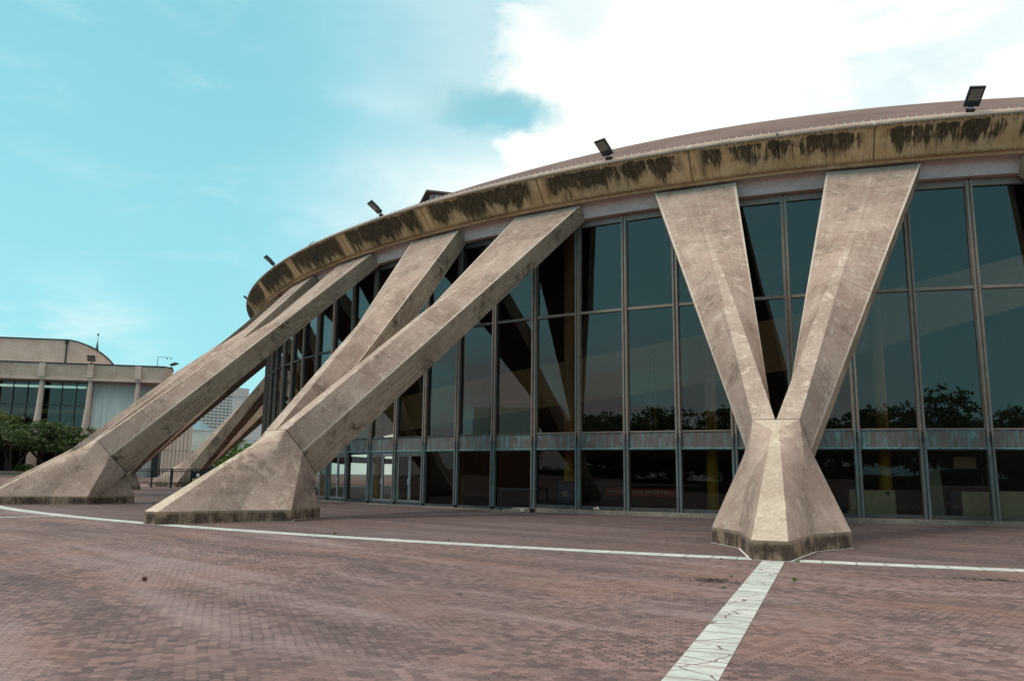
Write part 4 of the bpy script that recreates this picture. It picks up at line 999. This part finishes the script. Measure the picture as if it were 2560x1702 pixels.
def leafmat(name, c1, c2, c3):
    m, t, b = mat(name)
    pos = t.new('ShaderNodeNewGeometry').outputs['Position']
    oi = t.new('ShaderNodeNewGeometry').outputs['Random Per Island']
    c = t.mix(oi, c1, c2); c = t.mix(t.ramp(t.noise(pos, 0.9, 3), 0.45, 0.7), c, c3)
    t.put(b.inputs['Base Color'], c); b.inputs['Roughness'].default_value = 0.55; b.inputs['Specular IOR Level'].default_value = 0.3
    tr = t.new('ShaderNodeBsdfTranslucent'); t.put(tr.inputs[0], t.mix(1.0, c, (1.2, 1.5, 0.5), 'MULTIPLY'))
    ad = t.new('ShaderNodeMixShader'); ad.inputs[0].default_value = 0.25
    t.l.new(b.outputs[0], ad.inputs[1]); t.l.new(tr.outputs[0], ad.inputs[2])
    out = [n for n in t.n if n.type == 'OUTPUT_MATERIAL'][0]; t.l.new(ad.outputs[0], out.inputs[0])
    return m
M_LF_D = leafmat('dark_leaves', (0.024, 0.046, 0.018), (0.055, 0.088, 0.032), (0.070, 0.105, 0.036))
M_LF_M = leafmat('mid_leaves', (0.060, 0.090, 0.025), (0.110, 0.145, 0.040), (0.140, 0.145, 0.048))
M_LF_B = leafmat('bright_leaves', (0.040, 0.095, 0.012), (0.085, 0.165, 0.020), (0.070, 0.130, 0.020))
M_LF_O = leafmat('old_green_leaves', (0.035, 0.055, 0.018), (0.075, 0.095, 0.028), (0.050, 0.075, 0.022))
M_BARK = simple('bark', (0.07, 0.05, 0.04), 0.9, nscale=12, var=0.4)
def crown_mesh(blobs, n_leaf, size, m, seed, hollow=0.55):
    rd = random.Random(seed); mb = MB()
    tot = sum(b_[3] * b_[4] for b_ in blobs)
    for (x, y, z, rx, rz_) in blobs:
        nn = int(n_leaf * rx * rz_ / tot)
        # clumps on the blob shell
        nc = max(5, nn // 26)
        for c_ in range(nc):
            th = rd.uniform(0, 2 * math.pi); cz = rd.uniform(-0.75, 1.0); rr = math.sqrt(1 - cz * cz); f = rd.uniform(hollow, 1.0) ** 0.5 * rd.uniform(0.85, 1.12)
            cc = Vector((x + rx * rr * math.cos(th) * f, y + rx * rr * math.sin(th) * f, z + rz_ * cz * f)); cr = size * rd.uniform(1.6, 3.4)
            for k in range(26):
                o = Vector((rd.gauss(0, 1), rd.gauss(0, 1), rd.gauss(0, 0.55))) * cr * 0.55
                p = cc + o; s = size * rd.uniform(0.55, 1.2)
                nv = Vector((rd.gauss(0, .7), rd.gauss(0, .7), rd.uniform(0.1, 1.2))).normalized(); u = nv.orthogonal().normalized(); u.rotate(Matrix.Rotation(rd.uniform(0, 6.28), 3, nv)); v = nv.cross(u)
                mb.face([p - u * s, p + v * s * 0.45, p + u * s, p - v * s * 0.45])
    return mb.mesh('crown', m)
def tree(loc, blobs, m, n_leaf, size, seed, label, group=None, trunks=3, name='tree', h0=1.6, cat='tree', me=None, rz=0, sc=1.0):
    root = empty(name, loc=loc, rz=rz, label=label, cat=cat, group=group); root.scale = (sc, sc, sc)
    me = me or crown_mesh(blobs, n_leaf, size, m, seed)
    o = bpy.data.objects.new('crown', me); COL.objects.link(o); o.parent = root
    rd = random.Random(seed); tb = MB()
    big = sorted(blobs, key=lambda b_: -b_[3])
    for k in range(trunks):
        a = 6.28 * k / trunks + rd.random(); base_ = Vector((0.18 * math.cos(a), 0.18 * math.sin(a), -0.2)) if trunks > 1 else Vector((0, 0, -0.2))
        tgt = big[k % len(big)]; mid_ = Vector((tgt[0] * 0.35, tgt[1] * 0.35, h0)); end = Vector(tgt[:3])
        r0 = 0.16 if trunks > 1 else 0.24
        tb.tube(base_, mid_, r0, r0 * 0.7, 8); tb.tube(mid_, end, r0 * 0.7, r0 * 0.25, 7)
        for q in range(5):
            s_ = mid_.lerp(end, rd.uniform(0.1, 0.9)); tb.tube(s_, s_ + Vector((rd.uniform(-1, 1), rd.uniform(-1, 1), rd.uniform(0.3, 1))) * tgt[3] * 0.8, r0 * 0.35, 0.02, 5, cap=False)
    t_ = tb.build('trunk', M_BARK, root)
    return root, me
def rblobs(rd, n, R, z0, z1, r0, r1):
    out = []
    for k in range(n):
        a = rd.uniform(0, 6.28); q = R * math.sqrt(rd.random()); out.append((q * math.cos(a), q * math.sin(a), rd.uniform(z0, z1) - q * 0.18, rd.uniform(r0, r1), rd.uniform(r0, r1) * 0.62))
    return out
rd = random.Random(3)
G_T = 'trees in the concert hall planter'
# dark broad trees (photo: 0-220 px wide band) and a paler one standing left behind
for az, dist, hs, w_, m, sd_i, lb in ((-50.55, 112, 5.2, 3.6, M_LF_D, 11, 'broad dark green tree in the hall planter, nearest the buttress leg'),
                                   (-52.6, 111, 5.5, 3.2, M_LF_D, 12, 'dark green tree in the middle of the hall planter'),
                                   (-54.6, 110, 4.9, 3.0, M_LF_O, 13, 'grey-green tree in the hall planter at the left picture edge'),
                                   (-54.3, 117, 7.0, 3.2, M_LF_M, 14, 'taller yellow-green tree behind the dark ones beside the hall windows'),
                                   (-57.2, 112, 6.0, 3.4, M_LF_O, 15, 'tree farthest left along the hall planter')):
    p = at_dir(az, dist, 1.0)
    bl = rblobs(rd, 11, w_ * 0.78, hs * 0.52, hs * 0.82, w_ * 0.30, w_ * 0.46)
    tree(p, bl, m, 6500, 0.15, sd_i, lb, G_T, trunks=4, h0=1.3, sc=1.28)
# low bright shrub
p = at_dir(-51.75, 109.6, 1.1)
tree(p, [(0, 0, 0.45, 0.9, 0.5), (1.1, 0.2, 0.35, 0.8, 0.4), (-1.0, 0, 0.35, 0.8, 0.42)], M_LF_B, 1500, 0.13, 31, 'low bright green shrub at the planter edge', name='shrub', cat='shrub', trunks=3, h0=0.2)
# green trees beyond the far buttress
for az, dist, hs, w_, m, sd_i, lb in ((-38.6, 116, 7.3, 4.2, M_LF_B, 21, 'green tree behind the farthest buttress, close to the glass wall'), (-41.0, 122, 5.2, 3.2, M_LF_B, 22, 'lower bright green tree left of it behind the fence'),
                                      (-36.9, 118, 7.8, 4.2, M_LF_B, 23, 'green tree hidden mostly behind the window posts')):
    if sd_i == 22: lb = 'lower bright green tree behind the fence, below the dark buttress leg'
    p = at_dir(az, dist, 0.3); bl = rblobs(rd, 13, w_ * 0.8, hs * 0.35, hs * 0.80, w_ * 0.30, w_ * 0.46)
    tree(p, bl, m, 6500, 0.16, sd_i, lb, 'trees beyond the far buttress', trunks=2, h0=1.6)

# ------------------------------------------------------------------ what the glass reflects: trees, church and lamps across the street
rb1 = rblobs(rd, 20, 5.0, 3.2, 9.0, 1.8, 2.7); rb2 = rblobs(rd, 19, 4.8, 2.8, 7.6, 1.8, 2.6)
ma = crown_mesh(rb1, 9000, 0.24, M_LF_D, 41, 0.35); mbm = crown_mesh(rb2, 8000, 0.24, M_LF_O, 42, 0.35)
k = 0
for i in range(62):
    x = -170 + i * 5.6 + rd.uniform(-2.5, 2.5); y = -160 - 14 * math.sin(i * 1.3) - abs(x) * 0.05
    if -128 < x < -84: y -= 55
    tree(Vector((x, y, 0)), rb1 if i % 2 else rb2, None, 0, 0, 50 + i, 'street tree across the road behind the viewer, mirrored in the glass', 'street trees mirrored in the glass', trunks=1, h0=3.2, me=ma if i % 2 else mbm, rz=rd.uniform(0, 6), sc=rd.uniform(1.25, 1.85))
hg = empty('added_hedge', loc=(-10, -150, 0), label='dark leafy row added behind the viewer to darken the lowest reflections in the glass', cat='added_hedge')  # added leafy row, darkens the mirrored horizon strip in the lower panes
hme = crown_mesh([(x_ * 4.0 - 160, 0.4 * math.sin(x_), 1.2, 2.4, 1.3) for x_ in range(80)], 26000, 0.22, M_LF_D, 77, 0.5)
ho = bpy.data.objects.new('foliage', hme); COL.objects.link(ho); ho.parent = hg
mb = MB(); mb.box(-160, 158, -0.8, 0.8, 0, 1.9); mb.build('stems', M_BARK, hg)
M_BRICK = simple('church_brick', (0.20, 0.10, 0.075), 0.9, nscale=2.0, var=0.2)
ch = empty('brick_church', loc=(-112, -128, 0), rz=rad(35), label='brick church with green spire mirrored in the glass wall', cat='church')
mb = MB(); mb.box(-9, 9, -14, 14, 0, 9); mb.face([(-9, -14, 9), (9, -14, 9), (0, -14, 15)]); mb.face([(9, 14, 9), (-9, 14, 9), (0, 14, 15)]); mb.build('nave', M_BRICK, ch)
mb = MB(); mb.face([(-9.6, -14.5, 8.7), (0, -14.5, 15.2), (0, 14.5, 15.2), (-9.6, 14.5, 8.7)]); mb.face([(9.6, -14.5, 8.7), (9.6, 14.5, 8.7), (0, 14.5, 15.2), (0, -14.5, 15.2)]); mb.build('roof', simple('green_copper_roof', (0.14, 0.24, 0.21), 0.7), ch)
mb = MB(); mb.box(9, 14, 6, 11, 0, 17)
for sx in (9.2, 13.2):
    for sy in (6.2, 10.2): mb.box(sx, sx + 0.6, sy, sy + 0.6, 17, 19.2)
mb.build('bell_tower', M_BRICK, ch)
mb = MB(); rows = [[Vector((11.5 + r_ * math.cos(6.283 * q / 8), 8.5 + r_ * math.sin(6.283 * q / 8), z_)) for q in range(8)] for r_, z_ in ((2.0, 17), (0.05, 26))]; mb.grid(rows, None, 0, closed=True); mb.build('spire', simple('green_copper_spire', (0.10, 0.22, 0.19), 0.6), ch)
for j, (x, y) in enumerate(((-33, -128), (22, -118))):
    lp = empty('street_lamp', loc=(x, y, 0), rz=rad(30 + 140 * j), label=('tall street lamp with a boxy head mirrored left of the front buttress' if j == 0 else 'cobra-head street lamp mirrored right of the front buttress'), cat='street lamp')
    mb = MB(); mb.tube((0, 0, 0), (0, 0, 11), 0.13, 0.09, 10); mb.tube((0, 0, 11), (1.8, 0, 11.5), 0.06, 0.05, 8); mb.build('pole', M_BLACK, lp)
    mb = MB(); mb.box(1.6, 2.6, -0.2, 0.2, 11.4, 11.65); bevel(mb.build('lamp_head', M_BLACK, lp), 0.05)

# ------------------------------------------------------------------ things on the plaza and behind the glass
def world_ring(r, th, z=0): return P(r, th, 0, z)
hr = empty('hand_rail', loc=P(49.95, -12.9, 0, 0), rz=rad(-12.9), label='black tubular hand rail beside the ramp at the glass wall', cat='hand rail')
mb = MB(); mb.tube((-0.35, -0.65, 0), (-0.35, -0.65, 0.93), 0.028); mb.tube((0.62, 0.05, 0), (0.62, 0.05, 0.93), 0.028); mb.build('post', M_BLACK, hr)
mb = MB(); mb.tube((-0.37, -0.66, 0.93), (0.64, 0.06, 0.93), 0.028); mb.build('top_rail', M_BLACK, hr)
rp = MB(); rp.v = []; 
rp.face([(-1.2, -1.2, 0.004), (0.9, -0.45, 0.15), (0.9, 0.6, 0.153), (-1.2, 0.4, 0.03)]); rp.face([(-1.2, -1.2, 0.003), (0.9, -0.45, 0.003), (0.9, -0.45, 0.15)])
ro = rp.build('kerb_ramp', M_CURB, loc=P(49.75, -13.0, 0, 0)); ro.rotation_euler = (0, 0, rad(-13.0)); tag(ro, kind='structure')
def cup(loc, rz, label, s=1.0, upright=False):
    root = empty('paper_cup', loc=loc, rz=rz, label=label, cat='cup', group='littered paper cups')
    mb = MB(); n = 16
    M = Matrix.Rotation(rad(0 if upright else 84), 4, 'X'); M.translation = (0, 0, 0.045 * s if not upright else 0)
    def rw(r_, z_): return [M @ Vector((r_ * s * math.cos(6.283 * k / n), r_ * s * math.sin(6.283 * k / n), z_ * s)) for k in range(n)]
    mb.grid([rw(0.002, 0.0), rw(0.034, 0.0), rw(0.047, 0.15), rw(0.050, 0.152), rw(0.044, 0.147), rw(0.031, 0.01), rw(0.002, 0.01)], None, 0, closed=True)
    mb.build('body', M_WHITE, root, smooth=False)
    mb = MB(); mb.grid([rw(0.0395, 0.045), rw(0.0445, 0.105)], None, 0, closed=True); mb.build('red_print_band', M_RED, root)
cup(P(50.35, -12.35, 0, 0.02), rad(60), 'crushed paper cup with red print, left of the pair by the ramp', 1.3)
cup(P(50.38, -12.1, 0, 0.02), rad(-5), 'crushed paper cup with red print, right of the pair by the ramp', 1.3)
cup(P(49.55, -8.95, 0, 0.155), rad(80), 'paper cup with red print lying on the kerb', 1.25)
# blue recycling bin inside
bn = empty('recycling_bin', loc=P(48.3, -11.05, 0, 0.17), rz=rad(-11), label='dark blue recycling bin behind the glass beside a yellow column', cat='bin')
M_BLUE = simple('blue_plastic', (0.02, 0.05, 0.13), 0.5)
mb = MB(); mb.box(-0.33, 0.33, -0.3, 0.3, 0, 1.0); bevel(mb.build('body', M_BLUE, bn), 0.03)
mb = MB(); mb.box(-0.36, 0.36, -0.33, 0.33, 1.0, 1.12); bevel(mb.build('lid', M_BLACK, bn), 0.02)
mb = MB(); ar = []
for q in range(3):
    for s_ in range(8):
        a0, a1 = rad(q * 120 + s_ * 11), rad(q * 120 + (s_ + 1) * 11); r0_, r1_ = 0.065, 0.105
        if s_ >= 6: r0_, r1_ = 0.065 - 0.02 * (7.99 - s_) + 0.0, 0.105 + 0.02 * (7.99 - s_)
        mb.face([(r0_ * math.cos(a0), -0.303, 0.58 + r0_ * math.sin(a0)), (r1_ * math.cos(a0), -0.303, 0.58 + r1_ * math.sin(a0)), (r1_ * math.cos(a1), -0.303, 0.58 + r1_ * math.sin(a1)), (r0_ * math.cos(a1), -0.303, 0.58 + r0_ * math.sin(a1))])
mb.build('recycling_symbol', M_WHITE, bn)
# red food counter sign behind the glass
ct = empty('food_counter', loc=P(46.9, -7.6, 0, 0.17), rz=rad(-7.6), label='food counter with a dark red front behind the glass', cat='counter')
mb = MB(); mb.box(-2.4, 2.4, 0, 0.7, 0, 0.98); mb.build('base', M_DARKIN, ct)
mb = MB(); mb.box(-2.45, 2.45, -0.04, 0.74, 0.98, 1.04); mb.build('counter_top', M_GREYMETAL, ct)
mb = MB(); mb.box(-1.7, 1.45, -0.03, -0.001, 0.52, 0.86); sg_ = mb.build('sign_panel', simple('dull_red_sign', (0.35, 0.035, 0.03), 0.6, var=0.1), ct)
def text(body, size, m, par, loc, rot=(math.pi / 2, 0, 0), name='lettering'):
    c = bpy.data.curves.new(name, 'FONT'); c.body = body; c.size = size; c.extrude = 0.003; c.align_x = 'CENTER'; c.align_y = 'CENTER'; c.space_character = 1.1
    o = bpy.data.objects.new(name, c); COL.objects.link(o); 
    dg = bpy.context.evaluated_depsgraph_get(); dg.update(); me = bpy.data.meshes.new_from_object(o.evaluated_get(dg)); bpy.data.objects.remove(o)
    me.materials.clear(); me.materials.append(m); o = bpy.data.objects.new(name, me); COL.objects.link(o); o.parent = par; o.location = loc; o.rotation_euler = rot
    return o
M_LETTER = simple('cream_lettering', (0.75, 0.62, 0.48), 0.6, var=0.05)
text('FRESHLY FRIED FAVORITES', 0.185, M_LETTER, sg_, (-0.12, -0.036, 0.69))
mb = MB()
for s_, x in ((1, -1.62), (-1, 1.38)):
    mb.box(*sorted((x, x + s_ * 0.22)), -0.037, -0.031, 0.685, 0.70); mb.face([(x + s_ * 0.22, -0.036, 0.73), (x + s_ * 0.30, -0.036, 0.692), (x + s_ * 0.22, -0.036, 0.655)])
mb.build('arrow_ornaments', M_LETTER, sg_)
# cartons, cabinet and crates in the right-hand bays
M_CARD = simple('pale_carton', (0.66, 0.56, 0.42), 0.8, var=0.08)
M_CAB = simple('grey_cabinet', (0.33, 0.33, 0.31), 0.6, var=0.08)
def carton(th, r, w_, d_, h_, z, m, label, grp=None, name='carton', cat='carton', lid=True, rz=0):
    root = empty(name, loc=P(r, th, 0, z), rz=rad(th + rz), label=label, cat=cat, group=grp)
    mb = MB(); mb.box(-w_ / 2, w_ / 2, 0, d_, 0, h_); bevel(mb.build('body', m, root), 0.012)
    if lid:
        for x in (-w_ * 0.34, w_ * 0.34):
            mb = MB(); mb.box(x - 0.05, x + 0.05, -0.01, 0.0, h_ - 0.16, h_ - 0.04); mb.build('strap', M_BLACK, root)
        mb = MB(); mb.box(-w_ / 2 - 0.01, w_ / 2 + 0.01, -0.012, d_ + 0.01, h_ - 0.035, h_); mb.build('lid', m, root)
    return root
carton(3.15, 48.2, 1.55, 0.7, 0.95, 0.17, M_CARD, 'wide cream carton with two black straps behind the glass right of the front buttress')
carton(2.35, 48.6, 0.42, 0.3, 0.22, 0.17, M_CARD, 'small cream box on the floor at the left foot of the wide carton', lid=False)
c_ = carton(5.75, 48.0, 0.52, 0.5, 1.75, 0.17, M_CAB, 'tall narrow grey cabinet leaning slightly behind the glass', name='cabinet', cat='cabinet', lid=False); c_.rotation_euler.y = rad(-3)
mb = MB(); mb.tube((0.18, -0.03, 0.95), (0.18, 0.0, 0.95), 0.02); mb.build('knob', simple('brass_knob', (0.6, 0.5, 0.1), 0.4), c_)
carton(7.25, 48.2, 0.95, 0.7, 0.95, 0.17, M_CARD, 'plain cream crate behind the glass, left of the last mullion', lid=False, name='crate', cat='crate')
carton(8.95, 48.2, 1.6, 0.7, 0.97, 0.17, M_CARD, 'plain cream crate at the right picture edge behind the glass', lid=False, name='crate', cat='crate')
carton(6.55, 47.9, 0.35, 0.6, 0.98, 0.17, M_BLUE, 'dark blue bin wedged left of the cream crates', lid=False, name='storage_bin', cat='bin')
carton(7.1, 47.6, 0.75, 0.3, 0.42, 1.95, M_CARD, 'cream box on a high shelf behind the glass', lid=False, rz=0)
sh = empty('metal_shelf', loc=P(47.3, 6.6, 0, 0.17), rz=rad(6.6), label='dark metal shelving carrying a cream box behind the glass', cat='shelf')
mb = MB()
for x in (-1.1, 1.1):
    for y in (-0.35, 0.25): mb.box(x - 0.02, x + 0.02, y - 0.02, y + 0.02, 0, 2.2)
mb.build('upright', M_GREYMETAL, sh)
for z_ in (0.5, 1.1, 1.74): mb = MB(); mb.box(-1.12, 1.12, -0.37, 0.27, z_, z_ + 0.04); mb.build('shelf_board', M_GREYMETAL, sh)

# small weeds in the joints, leaf litter, ground drains
def weed_mesh(seed, n=14, h=0.05):
    rd = random.Random(seed); mb = MB()
    for k in range(n):
        a = rd.uniform(0, 6.28); r_ = rd.uniform(0, 0.035); b_ = Vector((r_ * math.cos(a), r_ * math.sin(a), 0)); t_ = b_ + Vector((rd.uniform(-.04, .04), rd.uniform(-.04, .04), rd.uniform(0.4, 1) * h)); s_ = Vector((math.cos(a + 1.57), math.sin(a + 1.57), 0)) * 0.008
        mb.face([b_ - s_, b_ + s_, t_ + s_ * 0.6, t_ - s_ * 0.6])
    return mb
wd = [weed_mesh(s_).mesh('weed', M_LF_B) for s_ in (1, 2, 3)]
WP = [(P(65.35, -0.75), 'weed tuft in the pale paving joint just left of the front buttress'), (P(65.2, 0.42), 'tiny weed where the pale paving bands meet'), (P(65.1, -15.4), 'weed at the front corner of the buttress left of centre'),
      (P(60.6, -13.2), 'weed behind the foot of the buttress left of centre'), (P(58.6, -28.8), 'weed beside the foot of the left-edge buttress'), (P(68.1, 0.42), 'weed on the right edge of the cracked pale strip'), (P(68.0, -0.35), 'weed on the left edge of the cracked pale strip'),
      (P(64.4, -6.3), 'weed in the paving beyond the curved pale band, centre'), (P(64.5, -9.2), 'weed in the paving beyond the curved band, left of centre'), (P(69.4, -0.3), 'lower weed on the left edge of the cracked strip')]
for i, (p, lb) in enumerate(WP):
    o = bpy.data.objects.new('weed', wd[i % 3]); COL.objects.link(o); o.location = p + Vector((0, 0, 0.006)); o.rotation_euler = (0, 0, i); o.scale = (0.7 + 0.2 * (i % 3),) * 3
    tag(o, lb, 'weed', 'weeds in the paving joints')
rd = random.Random(9)
cone = MB(); 
rows = []
for i in range(9):
    z_ = i / 8; rr = 0.030 * math.sin(math.pi * (0.12 + 0.85 * z_)) ** 0.7
    rows.append([Vector((0.075 * (z_ - 0.5), rr * math.cos(6.283 * k_ / 12) * (1.15 if (k_ + i) % 2 else 0.85), 0.030 + rr * math.sin(6.283 * k_ / 12) * (1.15 if (k_ + i) % 2 else 0.85))) for k_ in range(12)])
cone.grid(rows, None, 0, closed=True)
cone.build('pine_cone', simple('pine_cone_brown', (0.10, 0.035, 0.02), 0.9, nscale=60, var=0.5), loc=(-7.79, -72.18, 0.0), label='brown pine cone lying alone on the brick paving at left', cat='pine cone')
def debris(loc, label, n, w_, d_, col):
    mb = MB(); r2 = random.Random(n)
    for k_ in range(n):
        x, y = r2.gauss(0, w_), r2.gauss(0, d_); s_ = r2.uniform(0.012, 0.05); a = r2.uniform(0, 6.28); ux, uy = math.cos(a) * s_, math.sin(a) * s_
        z_ = r2.uniform(0.003, 0.02)
        mb.face([(x - ux, y - uy, z_), (x + uy * .5, y - ux * .5, z_ + 0.004), (x + ux, y + uy, z_ + 0.008), (x - uy * .5, y + ux * .5, z_ + 0.002)])
    return mb.build('leaf_debris', col, loc=loc, kind='stuff')
M_DEB = simple('dark_debris', (0.045, 0.032, 0.025), 0.95, var=0.4, nscale=40)
M_DEB2 = simple('dry_leaf', (0.30, 0.20, 0.12), 0.9, var=0.4, nscale=20)
debris((-0.62, -68.6, 0.0), '', 150, 0.16, 0.12, M_DEB)
debris((3.3, -66.6, 0.0), '', 120, 0.35, 0.07, M_DEB)
debris((-9.5, -68.6, 0.0), '', 60, 0.6, 0.05, M_DEB)
# scattered tiny leaves on the inner ring
mb = MB(); r2 = random.Random(5)
for k_ in range(900):
    th = r2.uniform(-40, 9); r_ = r2.uniform(50.5, 64.6) if k_ % 4 else r2.uniform(65.3, 72); q = P(r_, th, 0, 0.006); s_ = r2.uniform(0.012, 0.035); a = r2.uniform(0, 6.28); ux, uy = math.cos(a) * s_, math.sin(a) * s_
    mb.face([(q.x - ux, q.y - uy, q.z), (q.x + uy * .5, q.y - ux * .5, q.z + 0.003), (q.x + ux, q.y + uy, q.z + 0.006), (q.x - uy * .5, q.y + ux * .5, q.z + 0.002)])
mb.build('scattered_leaves', M_DEB2, kind='stuff')
